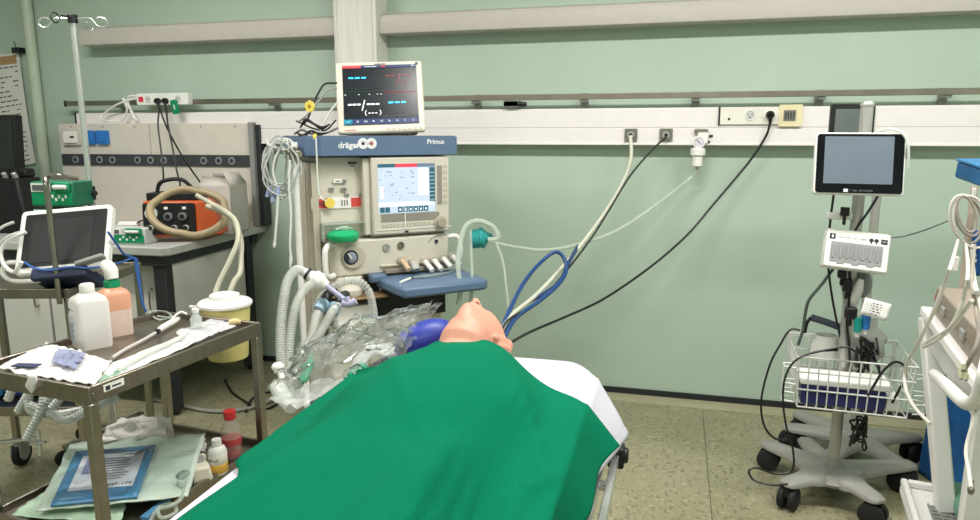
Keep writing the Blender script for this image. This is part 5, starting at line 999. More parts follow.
def drape_pt(u, v):
    y0 = -.3+1.86*v
    s = u; xl_hang = .022*min(1, max(0, (y0-1.0)/.15)); inset = .066*min(1, max(0, (1.02-y0)/.12))
    L_, R_ = BL-.004+inset, BR+.008
    wl, wr, w = max(xl_hang, 0), .105, R_-L_
    tot = wl+w+wr; q = s*tot
    # head-end border dips towards the sides
    k = (q-wl)/w; k_ = min(1, max(0, k)); border = -.13*max(0, (k_-.56)/.44)**1.0-.05*max(0, (.3-k_)/.3)**1.5
    y = y0+border*max(0, (v-.6)/.4)
    wv = noise.noise(V((q*4+2, y*2.2, 1.5)))
    fold = .006*noise.noise(V((q*5+y*3, y*1.5-q*2, 4)))+.003*noise.noise(V((q*16, y*10, 7)))
    fold += .010*g((q-.45)-(y-.9)*.7, .02)*g(y-1.05, .2)+.008*g((q-.52)+(y-1.2)*.35, .018)*g(y-1.2, .18)+.006*g((q-.2)-(1.3-y)*.5, .02)*g(y-1.2, .2)+.009*g((q-.36)+(y-.8)*.4, .022)*g(y-.75, .15)
    if q < wl: t_ = (wl-q); return V((L_-.006-.015*t_/max(wl, .01), y, BZ+.012-t_))
    if q > wl+w:
        t_ = (q-wl-w)/wr; rip = .012*math.sin(y*17+1)*t_
        return V((R_+.004+(.02+.055*max(0, (y-1.1)/.35))*t_+rip, y+.012*t_*noise.noise(V((y*9, 0, 0))), BZ+.012-wr*t_*(.85+.25*max(0, (1.35-y)))))
    x = L_+w*k; e = min(k, 1-k)
    sm_ = min(1, e*w/(.085 if y < 1.02 else .05)); sm_ = sm_*sm_*(3-2*sm_)
    return V((x, y, BZ+.014+body_s(x, y)*sm_+fold*min(1, e/.06)-.003*max(0, 1-e/.03)))
m = MB(drape_m); m.grid(drape_pt, 130, 170); dr = m.build('green_drape', solid=.004, smooth=180); tag(dr, 'large plain green surgical drape covering the manikin from the neck down', 'drape')


# cushion, plastic bag and things at the left of the head
q = D(427, 335, 1.88); m = MB(mat('royal_blue_bag', '#2d3c9c', .42, var=.08)); L = fr((-.612, 1.665, .918), R(35), 0, R(-18)); m.ball((0, 0, 0), (.085, .05, .046), L, 28, 18); m.use(mat('dark_navy_band', '#1e2340', .4)); m.lathe([(.036, -.004), (.04, 0), (.04, .01), (.036, .014)], L @ fr((-.07, 0, 0)) @ Matrix.Rotation(PI/2, 4, 'Y'), 20)
tag(m.build('blue_bag'), 'rounded royal blue bag lying on the sheet left of the manikin head', 'bag')
filmL = film_mat('crinkled_clear_bag', '#f2f4f2', .08, .12, .10, .3, 34)
P4 = [D(266, 402, 1.68), D(405, 360, 1.68), D(443, 305, 2.02), D(300, 352, 1.98)]
def film_pt(u, v):
    p = P4[0].lerp(P4[1], u).lerp(P4[3].lerp(P4[2], u), v)
    n1 = abs(noise.noise(V((u*4+1, v*3, .5)))); n2 = abs(noise.noise(V((u*11, v*8+3, 2)))); n3 = noise.noise(V((u*24, v*18, 5)))
    p = p+V((0, 0, .045*n1+.022*n2+.007*n3+.03*math.sin(PI*v)*math.sin(PI*u)))
    p.z = max(p.z, BZ+.008 if BL-.01 < p.x < BR and p.y < BH else .6); return p
m = MB(filmL); m.grid(film_pt, 70, 44); m.grid(lambda u, v: film_pt(.05+.9*u, .05+.85*v)+V((.012*math.sin(9*u), 0, .02+.016*noise.noise(V((u*8+7, v*7, 8))))), 46, 30); tag(m.build('plastic_bag', smooth=180), 'large crinkled clear plastic bag on the bed edge left of the drape', 'plastic bag')
m = MB(mat('frosted_sheet', '#cfd2d1', .25, alpha=.5, var=.08)); P5 = [D(268, 404, 1.72), D(300, 412, 1.62), D(352, 384, 1.66), D(320, 382, 1.78)]
m.grid(lambda u, v: P5[0].lerp(P5[1], u).lerp(P5[3].lerp(P5[2], u), v)+V((0, 0, .01+.012*noise.noise(V((u*5, v*6, 3))))), 14, 20); tag(m.build('frosted_wrapper', smooth=180), 'frosted white plastic wrapper hanging over the left bed edge at the hose ends', 'wrapper')
m = MB(mat('white_wipe', '#c6c6c6', .8)); q = D(372, 352, 1.82); P6 = [D(348, 372, 1.75), D(392, 356, 1.75), D(402, 346, 1.86), D(366, 350, 1.86)]
m.grid(lambda u, v: P6[0].lerp(P6[1], u).lerp(P6[3].lerp(P6[2], u), v)+V((0, 0, .012+.016*noise.noise(V((u*4, v*4, 6))))), 14, 10); tag(m.build('white_wipe', solid=.002, smooth=180), 'crumpled white wipe inside the clear plastic bag', 'wipe')
t = thing('green_connector', 'pale green clear connector inside the plastic bag near the drape edge', 'connector', D(354, 378, 1.72))
mg = mat('pale_green_clear', '#8fcdb6', .2, alpha=.7)
m = MB(mg); m.cyl(D(347, 382, 1.72), D(363, 369, 1.76), .014); m.cyl(D(353, 370, 1.76), D(360, 384, 1.7), .010); m.build('body', t)
m = MB(mat('mint_ring', '#3fae8c', .3)); m.cyl(D(351, 379, 1.725), D(353.5, 377, 1.73), .0165); m.cyl(D(362, 370, 1.755), D(365, 367.5, 1.762), .0165); m.build('ring', t, label='brighter mint rings')
m = MB(mat('folded_green_cloth', '#2a8f68', .6, var=.1)); P7 = [D(298, 380, 1.98), D(306, 384, 1.96), D(314, 362, 2.02), D(310, 342, 2.08)]
m.grid(lambda u, v: P7[0].lerp(P7[1], u).lerp(P7[3].lerp(P7[2], u), v)+V((0, 0, .006*math.sin(9*u+4*v))), 8, 12); tag(m.build('green_cloth', solid=.004, smooth=180), 'small green cloth between the breathing hoses', 'cloth')
t = thing('hose_end_fitting', 'white clear hose fitting at the bottom ends of the breathing hoses', 'fitting', D(283, 400, 1.9))
m = MB(hose_clear); m.tube([D(277, 386, 1.93), D(283, 396, 1.9), D(292, 408, 1.86)], [.022, .024, .018], 12); m.build('body', t)
m = MB(white_pl); m.ball(D(278, 367, 1.95), (.018, .018, .014)); m.cyl(D(279, 370, 1.95), D(283, 380, 1.93), .009); m.build('cap', t)
# ------------------------------------------------------------------ two mobile monitor stands on the right
base_m = mat('stand_base_grey', '#8f8e89', .42, var=.04)
pole_m = mat('satin_aluminium', '#bdbbb6', .38, .6, var=.08, scale=6, aniso=(1, 1, .1))
def stand(cpx, cpy, tips, zt, label, r_pole, extra_ang):
    c = Z(cpx, cpy, .13); t = thing('monitor_stand', label, 'stand', (c.x, c.y, 0))
    angs = [math.atan2(p.y-c.y, p.x-c.x) for p in [Z(x, y, .12) for x, y in tips]]+[R(a) for a in extra_ang]
    lens = [min(.36, (V((p.x, p.y, 0))-V((c.x, c.y, 0))).length) for p in [Z(x, y, .12) for x, y in tips]]+[.3]*len(extra_ang)
    m = MB(base_m, fr((c.x, c.y, 0))); m.lathe([(.0, .092), (.115, .092), (.12, .105), (.10, .13), (.04, .142), (.03, .165), (0, .165)])
    hub = m.build('base_hub', t)
    for a, l in zip(angs, lens):
        L = fr((c.x, c.y, 0), a)
        m = MB(base_m, L); rr = []
        for k, (s, hw, z0, z1) in enumerate(((.03, .07, .09, .138), (.12, .056, .093, .136), (l*.6, .041, .096, .132), (l*.9, .038, .098, .126), (l, .034, .1, .122), (l+.014, .018, .102, .116))):
            rr.append([(s, -hw, z0), (s, hw, z0), (s, hw*1.0, (z0+z1)/2), (s, hw*.6, z1), (s, -hw*.6, z1), (s, -hw*1.0, (z0+z1)/2)])
        m.rings(rr); lg = m.build('base_arm', t, .006, smooth=50)
        m = MB(rubber, L @ fr((l-.02, 0, .047), R(25)))
        for s in (-1, 1): m.tube([(0, s*.008, 0), (0, s*.012, 0), (0, s*.03, 0), (0, s*.034, 0)], [.04, .046, .046, .038], 22, raw=True)
        m.use(black); m.tube([(0, 0, .03), (0, 0, .054)], .016, 12, raw=True); m.tube([(0, -.03, 0), (0, .03, 0)], .01, 10, raw=True); m.box((-.03, -.008, .01), (.03, .008, .046)); m.build('caster', lg)
    m = MB(pole_m); m.cyl((c.x, c.y, .15), (c.x, c.y, zt), r_pole, seg=24); m.build('pole', t)
    return t, c
cF = Z(833, 467, .13); zF = Y(869.5, 106, cF.y).z
s1, c1 = stand(833, 467, [(766, 441), (786, 481), (879, 498), (912, 462)], zF, 'front monitor stand with the large tablet screen, wire basket and five wheeled feet', .0215, [100])
cR = Z(852, 437, .13); zR = Y(869, 140, cR.y).z
s2, c2 = stand(853, 433, [(787, 425), (918, 435)], zR, 'rear monitor stand half hidden behind the front one, carrying the small dark screen', .018, [75, 130, -120, -62])
m = MB(pole_m); m.lathe([(.024, 0), (.0245, .008), (.02, .016), (0, .018)], fr((c1.x, c1.y, zF))); m.build('pole_cap', s1)

def quad_frame(C4):
    cen = sum(C4, V())/4; ex = ((C4[1]-C4[0])+(C4[2]-C4[3])).normalized(); ez = ((C4[0]-C4[3])+(C4[1]-C4[2])); ez = (ez-ex*ez.dot(ex)).normalized(); ey = ez.cross(ex)
    return Matrix(((ex.x, ey.x, ez.x, cen.x), (ex.y, ey.y, ez.y, cen.y), (ex.z, ey.z, ez.z, cen.z), (0, 0, 0, 1))), ((C4[1]-C4[0]).length+(C4[2]-C4[3]).length)/2, ((C4[0]-C4[3]).length+(C4[1]-C4[2]).length)/2
tF = (c1-CAM).dot(FWD)    # depth of the front pole foot, the pole is nearer in depth further up
def dF(y_off, px, py): return Y(px, py, c1.y+y_off)
# front tablet
M1, w1, h1 = quad_frame([dF(-.10, 816.5, 132.5), dF(-.10, 908.6, 132.5), dF(-.14, 902, 196), dF(-.14, 813, 193.5)])
t = thing('tablet_screen', 'large grey tablet screen with a white rim on the front monitor stand', 'screen', M1 @ V((0, .02, -h1/2)))
m = MB(white_pl, M1); m.rrect(w1, h1, .012, 0, .03); m.build('rim', t, .004)
m = MB(black_gl, M1); m.rrect(w1*.965, h1*.95, .01, -.002, 0); m.build('bezel', t)
m = MB(mat('grey_blue_display', '#66717e', .35, var=.04), M1); m.rrect(w1*.765, h1*.76, .002, -.003, -.002, fr((-.004, 0, .012))); m.build('display', t)
m = MB(mat('logo_white', '#e8e8ea'), M1); m.cbox((-w1*.14, -.0026, -h1*.435), (.014, .001, .011)); m.use(ink); m.scribble(.075, .008, fr((-w1*.1, -.0022, -h1*.447)), 21); m.build('logo', t)
m = MB(grey_pl, M1); m.box((-.05, .03, -.05), (.05, .075, .05)); m.build('pole_mount', t, .006)
m = MB(hose_clear); m.tube([dF(-.05, 880, 131), dF(-.09, 890, 129), dF(-.11, 899, 131), dF(-.12, 906, 138), dF(-.12, 908.5, 152), dF(-.11, 908, 168)], .005, 8); tag(m.build('pale_cable'), 'pale cable looping round the top right corner of the tablet screen', 'cable')
# rear small screen
M2, w2, h2 = quad_frame([Y(833.5, 103.5, c2.y-.05), Y(877.5, 104, c2.y-.05), Y(871, 146, c2.y-.06), Y(826.5, 146, c2.y-.06)])
t = thing('small_screen', 'small dark screen of the rear monitor stand, showing above the tablet screen', 'screen', M2 @ V((0, .02, -h2/2)))
m = MB(black, M2); m.rrect(w2, h2, .008, 0, .03); m.build('casing', t, .003)
m = MB(mat('dim_display', '#5d6462', .35), M2); m.rrect(w2*.74, h2*.8, .003, -.002, 0, fr((-.004, 0, -.004))); m.build('display', t)
m = MB(ltgrey, M2); m.box((w2*.3, .031, -h2*.3), (w2*.58, .05, h2*.45)); m.build('rear_shell', t, .006)
# multi channel module
M3, w3, h3 = quad_frame([dF(-.06, 826.5, 228.5), dF(-.06, 890.5, 234.5), dF(-.10, 886.5, 275), dF(-.10, 823.5, 265.5)])
t = thing('channel_module', 'white module with a row of grey ridged slots, clamped tilted on the front stand', 'module', M3 @ V((0, .02, -h3/2)))
m = MB(white_pl, M3); m.rrect(w3, h3, .01, -.01, .05); m.build('housing', t, .006)
m = MB(mat('ridged_slot_grey', '#97979a', .5, var=.06), M3); n = 7; x0_ = -w3*.42; xw = w3*.82/n
for k in range(n): m.box((x0_+k*xw, -.0125, -h3*.34-.006*(k % 2)), (x0_+(k+1)*xw-.0015, -.0105, h3*.17)); m.box((x0_+k*xw+.006, -.0165, -h3*.24), (x0_+k*xw+.012, -.0125, h3*.1)); m.box((x0_+k*xw+.019, -.015, -h3*.2), (x0_+k*xw+.023, -.0125, h3*.1))
m.build('slot_panel', t)
m = MB(ink_dk, M3); m.cbox((-w3*.41, -.0106, h3*.3), (.02, .0012, .02)); m.use(white_pl); m.cbox((-w3*.41, -.0114, h3*.3), (.006, .0006, .011)); m.use(ink); m.scribble(.045, .0075, fr((-w3*.34, -.0102, h3*.275)), 5); m.scribble(.05, .0075, fr((-w3*.1, -.0102, h3*.275)), 8)
m.use(ink_dk)
for k, x in enumerate((.2, .28)): m.ball((w3*x, -.0106, h3*.3), (.008, .001, .007)); m.cbox((w3*x, -.0108, h3*.24), (.004, .001, .008))
m.cbox((w3*.4, -.0106, h3*.29), (.022, .001, .018)); m.use(grey_pl); m.cbox((w3*.4, -.0114, h3*.29), (.014, .0006, .004)); m.build('front_print', t)
m = MB(grey_pl, M3); m.box((-.04, .05, -.03), (.04, .075, .03)); m.build('clamp', t, .005)
q = dF(-.02, 848, 216); m = MB(white_pl); m.cbox(q+V((-.03, 0, .0)), (.09, .03, .026), fr((0, 0, 0))); tag(m.build('white_adapter', bevel=.006), 'white cable adapter on the pole between the tablet screen and the module', 'adapter')
q = dF(-.05, 845, 211.5); m = MB(black); m.cyl(q+V((0, 0, .016)), q-V((0, 0, .016)), .016); m.cyl(q-V((0, 0, .016)), q-V((0, 0, .05)), .006); tag(m.build('black_plug', bevel=.002), 'black plug under the tablet screen on the front stand', 'plug')
for k, (px, py, w_, h_) in enumerate(((842, 274, .03, .03), (847.5, 285, .032, .05), (851, 313, .04, .045))):
    q = dF(-.045-.004*k, px, py); m = MB(black); m.cbox(q, (w_, .03, h_)); m.cyl(q-V((0, 0, h_/2)), q-V((0, 0, h_/2+.03)), .006); tag(m.build('cable_block', bevel=.006), 'black cable block strapped to the front stand pole, %s' % ('just under the white module', 'second below the white module', 'lowest, beside the paper tag')[k], 'connector')
q = dF(.0, 862, 284); m = MB(mat('grey_sensor', '#7c7f80', .5)); m.ball(q, (.035, .02, .055)); tag(m.build('grey_sensor'), 'grey oval sensor hanging right of the front pole below the module', 'sensor')
q = dF(-.03, 857, 292); m = MB(white_pl); m.tube([q+V((.01, 0, .05)), q+V((.0, -.005, .01)), q+V((-.01, 0, -.03)), q+V((-.005, 0, -.06))], [.01, .02, .022, .01], 10, 4); tag(m.build('white_sensor'), 'white soft sensor hanging beside the front pole', 'sensor')
M4, w4_, h4_ = quad_frame([dF(-.08, 865, 297.5), dF(-.08, 891, 304), dF(-.09, 887, 321.5), dF(-.09, 860.5, 314)])
t = thing('paper_tag', 'white printed paper tag sticking out at the right of the front stand pole', 'tag', M4 @ V((0, 0, -h4_/2)))
m = MB(paper, M4); m.grid(lambda u, v: V((w4_*(u-.5), .006*math.sin(PI*u), h4_*(v-.5))), 10, 4); m.build('card', t, solid=.0015)
m = MB(ink, M4)
for k in range(5):
    x = -.04+.004*k
    while x < .035: l = .006+.004*((k*3+int(x*900)) % 3); m.box((x, .004, .018-.010*k), (x+l, .0048 if k else .005, .0215-.010*k)); x += l+.005
for v_ in m.v: pass
m.M = M4; m.build('print', t)
for px, py, mm, lb in ((858, 325, mat('teal_connector', '#1d8f86', .35), 'teal connector below the paper tag on the front stand'), (866, 322.5, mat('blue_connector', '#2e74bd', .35), 'blue connector below the paper tag on the front stand')):
    q = dF(-.06, px, py); m = MB(mm); m.cyl(q+V((0, 0, .03)), q-V((0, 0, .025)), .016, .013); m.use(ltgrey); m.cyl(q-V((0, 0, .025)), q-V((0, 0, .045)), .008); tag(m.build('coloured_connector'), lb, 'connector')
# wire basket
wire = mat('white_wire', '#d9d9d6', .4, .1)
bq0 = dF(-.19, 790, 367); bR = dF(-.19, 896, 383.5); bz0 = dF(-.19, 838, 411).z; bz1 = dF(-.19, 845, 375).z; bz2 = dF(-.19, 845, 360).z
KM = fr((c1.x+.005, c1.y, 0), R(-3)); KW2 = .365; yb0, yb1 = -.19, .10; zback = dF(.1, 800, 334).z
bk = thing('wire_basket', 'white wire basket on the front monitor stand', 'basket', KM @ V((0, 0, bz0)))
m = MB(wire, KM); rw = .0026
def rim(z, y0=yb0, y1=yb1, e=0): m.tube([(-KW2/2-e, y0-e, z), (KW2/2+e, y0-e, z), (KW2/2+e, y1, z), (-KW2/2-e, y1, z)], .0036, 6, 1, True, raw=True)
rim(bz1, e=.012); rim(bz2, e=.016); rim(bz0); rim((bz0+bz1)/2, e=.006)
m.tube([(-KW2/2-.016, yb1, bz2), (-KW2/2-.016, yb1, zback), (KW2/2+.016, yb1, zback), (KW2/2+.016, yb1, bz2)], .0036, 6, raw=True)
for k in range(12):
    x = -KW2/2+KW2*k/11; m.tube([(x*1.04, yb0-.016, bz2), (x*1.03, yb0-.012, bz1), (x, yb0, bz0), (x, yb1, bz0), (x*1.03, yb1, bz1), (x*1.03, yb1, zback)], rw, 6, raw=True)
for k in range(6):
    y = yb0+(yb1-yb0)*k/5
    m.tube([(-KW2/2-.016, y, bz2), (-KW2/2-.012, y, bz1), (-KW2/2, y, bz0), (KW2/2, y, bz0), (KW2/2+.012, y, bz1), (KW2/2+.016, y, bz2)], rw, 6, raw=True)
m.build('wire_frame', bk)
for sx in (-1, 1):
    m = MB(wire, KM); x = sx*(KW2/2+.014)
    for z in (bz0+.02, bz0+.055, bz0+.09, bz1+.012): m.tube([(x, yb0+.05, z), (x+sx*.04, yb0+.04, z), (x+sx*.04, yb0+.0, z), (x, yb0-.01, z)], rw, 6, raw=True)
    m.tube([(x+sx*.04, yb0+.02, bz0+.015), (x+sx*.04, yb0+.02, bz1+.015)], rw, 6, raw=True); m.build('side_hook', bk)
t = thing('boxed_device', 'dark blue device box with a white lid lying in the wire basket', 'device box', KM @ V((-.02, -.12, bz0)))
m = MB(mat('navy_box', '#2b2f62', .45, var=.06), KM); m.box((-.17, -.175, bz0+.008), (.115, -.045, bz0+.085)); m.build('body', t, .006)
m = MB(white_pl, KM); m.box((-.176, -.18, bz0+.085), (.135, -.04, bz0+.108)); m.box((.12, -.165, bz0+.01), (.165, -.05, bz0+.06)); m.build('lid', t, .006)
# behind / in the basket: bag, dark handle unit and cable tangles
m = MB(mat('grey_bag_film', '#b9bab5', .3, alpha=.8, var=.1)); qb = dF(.07, 860, 338)
def bagf(u, v): a = 2*PI*u; r_ = .075*(.55+.45*math.sin(PI*min(1, v*1.1+.1)))*(1+.25*noise.noise(V((math.cos(a)*2, math.sin(a)*2, v*4)))); return V((qb.x+.01+1.15*r_*math.cos(a), qb.y+.5*r_*math.sin(a), qb.z-.09+.17*v))
m.grid(bagf, 36, 16); tag(m.build('grey_plastic_bag', smooth=180), 'crumpled grey plastic bag at the back of the wire basket', 'plastic bag')
m = MB(mat('pale_bag_film', '#cfd0cb', .3, alpha=.85, var=.1)); qb2 = dF(.05, 826, 342); m.grid(lambda u, v: V((qb2.x+.06*math.cos(2*PI*u)*(1-.3*v)*(1+.2*noise.noise(V((u*6, v*3, 1)))), qb2.y+.035*math.sin(2*PI*u), qb2.z-.07+.1*v)), 28, 12); tag(m.build('pale_plastic_bag', smooth=180), 'pale folded bag left of the pole in the wire basket', 'plastic bag')
q = dF(.05, 826, 322); m = MB(mat('slate_handle', '#3c4350', .5)); m.tube([q+V((-.055, 0, .015)), q+V((0, -.0, 0)), q+V((.06, 0, -.02))], .014, 10); m.use(black); m.tube([q+V((-.055, 0, .015)), q+V((-.07, 0, -.01)), q+V((-.075, 0, -.05))], .007, 8); tag(m.build('slate_handle'), 'dark slate handle at the top left of the wire basket', 'handle')
rnd = random.Random(11)
def tangle(cx_, cy_, rx, ry2, yo, n, label):
    for k in range(n):
        pts = [dF(yo+rnd.uniform(-.03, .03), cx_+rnd.uniform(-rx, rx), cy_+rnd.uniform(-ry2, ry2)) for _ in range(7)]
        m = MB(black); m.tube(pts, .0042, 6, 7); tag(m.build('black_cable'), label, 'cable', label)
tangle(867, 356, 13, 18, .0, 5, 'black cable tangled with others right of the pole in the wire basket')
tangle(858, 432, 9, 18, -.03, 4, 'black cable tangled with others below the wire basket')
def cord(pts, yo, r_, mm, label, name='black_cable'):
    m = MB(mm); n = len(pts); m.tube([dF(yo[0]+(yo[1]-yo[0])*k/(n-1), x, y) for k, (x, y) in enumerate(pts)], r_, 6); tag(m.build(name), label, 'cable'); return m
cord([(834, 192), (831, 215), (829, 235), (828, 262), (831, 290), (836, 318), (842, 345)], (-.03, .0), .0042, black, 'black cable hanging from the left of the tablet screen past the module')
cord([(838, 262), (822, 284), (809, 300), (805, 315), (803, 330), (798, 345)], (.0, .05), .006, mat('slate_cable', '#4c5654', .5), 'slate grey cable swinging left from under the module to the basket')
cord([(800, 330), (790, 330), (780, 345), (771, 362), (764, 385), (761, 405), (764, 425), (774, 438), (788, 440)], (-.08, -.12), .0045, black, 'black cable looping out left of the wire basket to the stand foot')
cord([(838, 350), (815, 352), (795, 361), (785, 378), (783, 400), (786, 425), (793, 450), (792, 470), (776, 474), (757, 468), (749, 471), (754, 480), (772, 485), (788, 484)], (-.215, -.36), .0042, black, 'black cable from the basket rim drooping to the floor loop left of the front stand', )
cord([(856, 352), (846, 347), (826, 350), (812, 353)], (-.22, -.225), .0042, black, 'short black cable lying along the top rim of the wire basket')
cord([(868, 396), (876, 382), (884, 370), (895, 362), (904, 366), (905, 378), (898, 392), (892, 403)], (-.23, -.2), .0045, black, 'black cable arching over the right end of the wire basket')
cord([(849, 262), (850, 290), (847, 320), (849, 345), (851, 380)], (-.05, -.03), .005, black, 'black cable running down the front of the front stand pole')
cord([(878, 196), (868, 212), (858, 226), (850, 240)], (-.03, -.02), .0045, ink_dk, 'dark cable from the tablet screen slanting to the pole')
cord([(843, 266), (841, 280), (844, 300), (843, 325), (846, 350)], (-.05, -.03), .004, grey_pl, 'grey cable running down the left of the front stand pole', 'grey_cable')
m = MB(ink); m.tube([dF(-.05, 889, 238), D(905, 236, 2.65), D(925, 230, 2.55), D(948, 221, 2.45)], .0025, 6); tag(m.build('thin_wire'), 'thin dark wire stretched from the white module to the coil on the right pole', 'wire')

# ------------------------------------------------------------------ white cart cut by the right edge
cc = Z(900, 484, .3); RM = fr((cc.x, cc.y, 0), R(-9)); ztop = Y(925, 306, cc.y).z
RX = RM @ fr((0, 0, 0), R(90))
def LX(px, py, o=.05): return RX @ on(RX, px, py, o)
rc = thing('white_cart', 'white metal cart with a slanted strut and tube handle at the right edge', 'cart', RM @ V((.28, -.4, 0)))
m = MB(white_paint, RM); m.box((0, -.8, .27), (.55, 0, .3)); m.box((0, -.8, .3), (.02, 0, .325)); m.box((.02, -.02, .3), (.55, 0, .325)); m.build('lower_shelf', rc, .006)
m = MB(mat('grille_grey', '#8a8a86', .5, var=.05), RM)
for k in range(22): m.box((.06, -.6+.022*k, .3), (.3, -.588+.022*k, .306))
for k in range(10): m.box((.06+.026*k, -.6, .301), (.064+.026*k, -.12, .308))
m.build('shelf_grille', rc)
m = MB(white_paint, RM); m.box((0, -.8, ztop-.03), (.55, 0, ztop)); m.build('top_plate', rc, .006)
m = MB(mat('cart_panel_grey', '#cfcfcb', .5, var=.03), RM); zlo = LX(947, 378, -.03).z; m.box((.03, -.78, zlo), (.05, -.07, ztop-.03)); m.build('side_panel', rc, .004)
a, b2 = RM @ V((.022, -.02, ztop-.03)), Y(944, 524, (RM @ V((0, -.16, 0))).y); lo = RM.inverted() @ b2
m = MB(white_paint); m.bar(a, V((b2.x, b2.y, .3)), .05, .05, (0, -1, 0)); m.build('strut', rc, .006)
for y in (-.78,): m = MB(white_paint, RM); m.box((.0, y, .3), (.04, y+.04, ztop-.03)); m.build('strut', rc, .005)
m = MB(white_paint, RM); m.box((.5, -.05, .3), (.54, -.01, ztop-.03)); m.box((.5, -.79, .3), (.54, -.75, ztop-.03)); m.build('rear_post', rc, .005)
for x, y in ((.05, -.05), (.5, -.05), (.05, -.75), (.5, -.75)): m = MB(rubber, RM); m.cyl((x-.02, y, .06), (x+.02, y, .06), .06); m.use(grey_pl); m.cyl((x, y, .06), (x, y, .27), .015); m.build('caster', rc)
m = MB(white_paint); m.tube([LX(934, 374, -.01), LX(945, 384, .03), LX(957, 396, .04), LX(966, 403, .04), LX(975, 402, .04), LX(981, 392, .04), LX(986, 372, .04), LX(990, 350, .0)], .0145, 14, 6); m.build('tube_handle', rc)
t = thing('taupe_case', 'taupe wooden looking case lying on the white cart', 'case', RM @ V((.3, -.35, ztop)))
m = MB(mat('taupe_case', '#93877b', .55, var=.1, scale=4, aniso=(1, .2, 4)), RM); m.box((.02, -.7, ztop), (.5, -.1, ztop+.085)); m.build('body', t, .005)
m = MB(mat('taupe_dark', '#867a6e', .6), RM); m.box((.018, -.7, ztop+.04), (.0199, -.1, ztop+.044)); m.build('seam', t)
for y in (-.25, -.5): m = MB(grey_pl, RM); m.box((.012, y-.02, ztop+.03), (.0199, y+.02, ztop+.055)); m.build('latch', t, .002)
m = MB(mat('crimson_cushion', '#b83a56', .55, var=.06), RM); m.box((.03, -.085, ztop), (.3, -.01, ztop+.07)); tag(m.build('red_pouch', bevel=.025), 'red rounded pouch behind the taupe case on the white cart', 'pouch')
pp2 = RM @ V((.075, -.05, 0)); q = D(962, 285, (V((pp2.x, pp2.y, ztop))-CAM).dot(FWD)); 
pq = Z(961.5, 292, ztop); zpt = Y(971, 195, pq.y).z
t = thing('cart_pole', 'beige pole standing up from the white cart, hung with coiled cables', 'pole', (pq.x, pq.y, ztop))
m = MB(mat('beige_pole', '#b8a79a', .45)); m.cyl((pq.x, pq.y, ztop+.0), (pq.x, pq.y, zpt+.03), .011); m.build('pole', t)
m = MB(white_pl); m.tube([(pq.x, pq.y, zpt), (pq.x-.01, pq.y-.03, zpt-.005), (pq.x-.015, pq.y-.04, zpt+.025)], .006, 8, 4); m.build('hook', t)
def PQ(px, py, o=0): return Y(px, py, pq.y+o)
wc = mat('white_cable', '#d3cfc6', .4, var=.04); gc = mat('taupe_cable', '#9c948a', .45, var=.05)
for k, (cx_, cy_, rx, ry2, mm) in enumerate(((966, 219, 16, 24, wc), (968, 216, 13, 20, gc), (972, 222, 18, 26, wc), (967, 214, 9, 18, gc))):
    m = MB(mm); m.tube([PQ(cx_+rx*math.cos(a)-4*math.sin(a), cy_-ry2*math.sin(a), -.04-.014*k) for a in [2*PI*j/14 for j in range(14)]], .0044, 8, 4, True)
    tag(m.build('coiled_cable'), 'pale cable coiled with others on the hook of the cart pole at the right edge', 'cable', 'coiled cables on the cart pole')
for pts, mm, r_, lb in (([(958, 240), (952, 262), (944, 285), (932, 315), (917, 345), (906, 366), (905, 385), (913, 405), (930, 424)], wc, .0044, 'pale cable sweeping left from the cart pole down past the white strut'),
                        ([(966, 244), (968, 270), (963, 300), (952, 325), (940, 338), (924, 347), (930, 340), (950, 328), (972, 300)], wc, .0042, 'white cable dipping in a loop in front of the cart side panel'),
                        ([(975, 245), (972, 275), (976, 310), (979, 335), (972, 356), (963, 372)], gc, .004, 'taupe cable hanging from the pole to the cluster of cream plugs'),
                        ([(972, 250), (974, 280), (980, 300), (986, 330)], wc, .0045, 'white cable hanging straight down at the right picture edge'),
                        ([(978, 405), (972, 425), (966, 450), (969, 472), (971, 488)], wc, .0035, 'thin pale leads dangling below the tube handle')):
    m = MB(mm); m.tube([PQ(x, y, -.08) if y < 262 else LX(x, y, .03+.012*min(k, 4)) for k, (x, y) in enumerate(pts)], r_, 8); tag(m.build('hanging_cable'), lb, 'cable')
q = PQ(956, 264, -.1); m = MB(white_pl); m.cbox(q, (.016, .006, .05)); tag(m.build('white_tag', bevel=.003), 'small white tag on the cable below the coil', 'tag')
for k, (px, py) in enumerate(((960, 369), (965, 371), (961, 375), (966, 376), (963, 366))):
    q = LX(px, py, .07+.006*k); m = MB(mat('cream_plug', '#d6cfae', .4)); m.cyl(q+V((0, 0, .005)), q-V((0, .003, .006)), .0042); m.use(ink); m.cyl(q-V((0, .003, .006)), q-V((0, .004, .008)), .0022); tag(m.build('cream_plug', bevel=.001), 'small cream cable plug in the cluster hanging before the white cart', 'plug', 'cream plugs in a cluster')
q = LX(971, 490, .06); m = MB(steel); m.ball(q, (.006, .006, .01)); m.cyl(q+V((0, 0, .009)), q+V((0, 0, .02)), .003); tag(m.build('metal_clip'), 'small metal clip at the end of the thin dangling leads', 'clip')
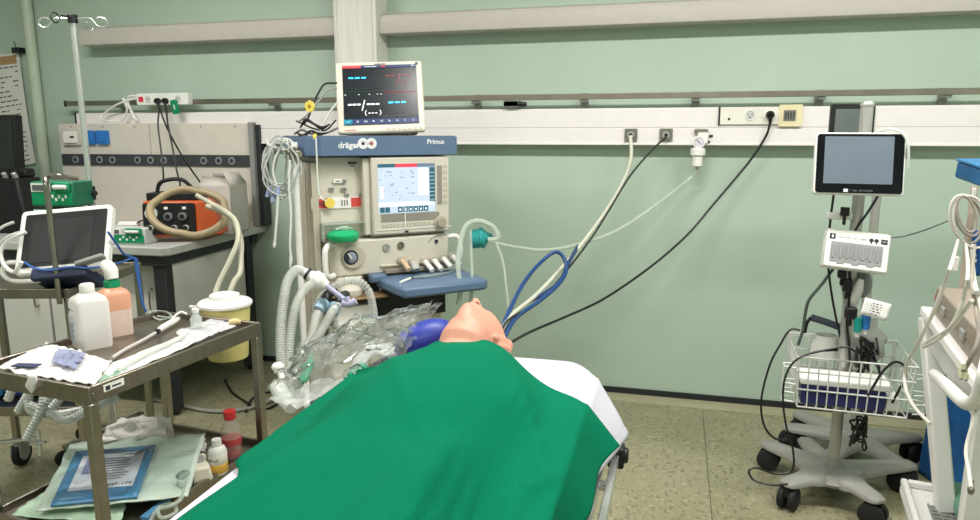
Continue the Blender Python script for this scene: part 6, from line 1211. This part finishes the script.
# blue tray arm and hanging cloth
M5, w6, h6 = quad_frame([D(955.5, 159, 2.52), D(1040, 184, 2.1), D(1040, 209, 2.1), D(955.5, 177, 2.52)])
t = thing('blue_tray', 'blue plastic tray jutting in from the right edge above the coiled cables', 'tray', M5 @ V((0, .1, -h6/2)))
m = MB(mat('blue_tray', '#256094', .4, var=.08), M5); m.box((-w6/2, 0, -h6/2), (w6/2, .22, h6/2-.01)); m.build('body', t, .008)
m = MB(mat('blue_tray_light', '#3c7cae', .4), M5); m.box((-w6/2, -.004, h6/2-.01), (w6/2, .22, h6/2)); m.build('rim', t, .003)
m = MB(mat('blue_cloth', '#1f5ea8', .7, var=.08), None); a = PQ(972, 228, .06); m.grid(lambda u, v: PQ(971+14*u, 230+46*v, .06+.012*math.sin(7*u+2*v)), 14, 10); m.use(white_pl)
for k in range(4): p_ = PQ(973+.4*k, 246+5*k, .045); m.cbox(p_, (.012, .002, .012))
tag(m.build('blue_cloth', solid=.003, smooth=180), 'blue cloth with white marks hanging behind the coiled cables', 'cloth')
# behind the cart: blue waste bag and brown carton
qb = Z(941, 489, 0)
def wb(u, v):
    a = 2*PI*u; r_ = .105*(1-.2*v)*(1+.12*noise.noise(V((math.cos(a)*1.5, math.sin(a)*1.5, v*2)))+.05*math.sin(9*a+2*v)); return V((qb.x+.07+r_*math.cos(a), qb.y+.12+r_*math.sin(a)*.9, .002+.53*v))
m = MB(mat('blue_waste_bag', '#1d5fa3', .35, var=.12, scale=6)); m.grid(wb, 48, 20); m.rings([[wb(u/48, 0) for u in range(48)], [wb(0, 0).lerp(wb(u/48, 0), .0)*0+V((qb.x+.07, qb.y+.12, .002)) for u in range(48)]], False); tag(m.build('blue_waste_bag', solid=.003, smooth=70), 'tall blue plastic waste bag standing on the floor behind the white cart', 'waste bag')
m = MB(mat('brown_card', '#7d6a52', .7, var=.08)); m.box((qb.x+.2, qb.y+.0, 0), (qb.x+.6, qb.y+.4, .5)); m.use(mat('packing_tape', '#9a8763', .35)); m.box((qb.x+.2, qb.y-.001, .2), (qb.x+.6, qb.y, .25)); tag(m.build('brown_carton', bevel=.004), 'brown cardboard carton on the floor right of the blue waste bag', 'carton')
m = MB(mat('teal_pack', '#6d9a86', .5, alpha=.9, var=.1), RM); m.box((.12, -.55, .309), (.5, -.03, .36)); tag(m.build('teal_packet', bevel=.015), 'teal green packet lying on the lower shelf of the white cart', 'packet')
sc.view_settings.view_transform = 'Standard'; sc.view_settings.look = 'None'; sc.view_settings.gamma = 1; sc.view_settings.use_curve_mapping = False
sc.view_settings.exposure = 0.0
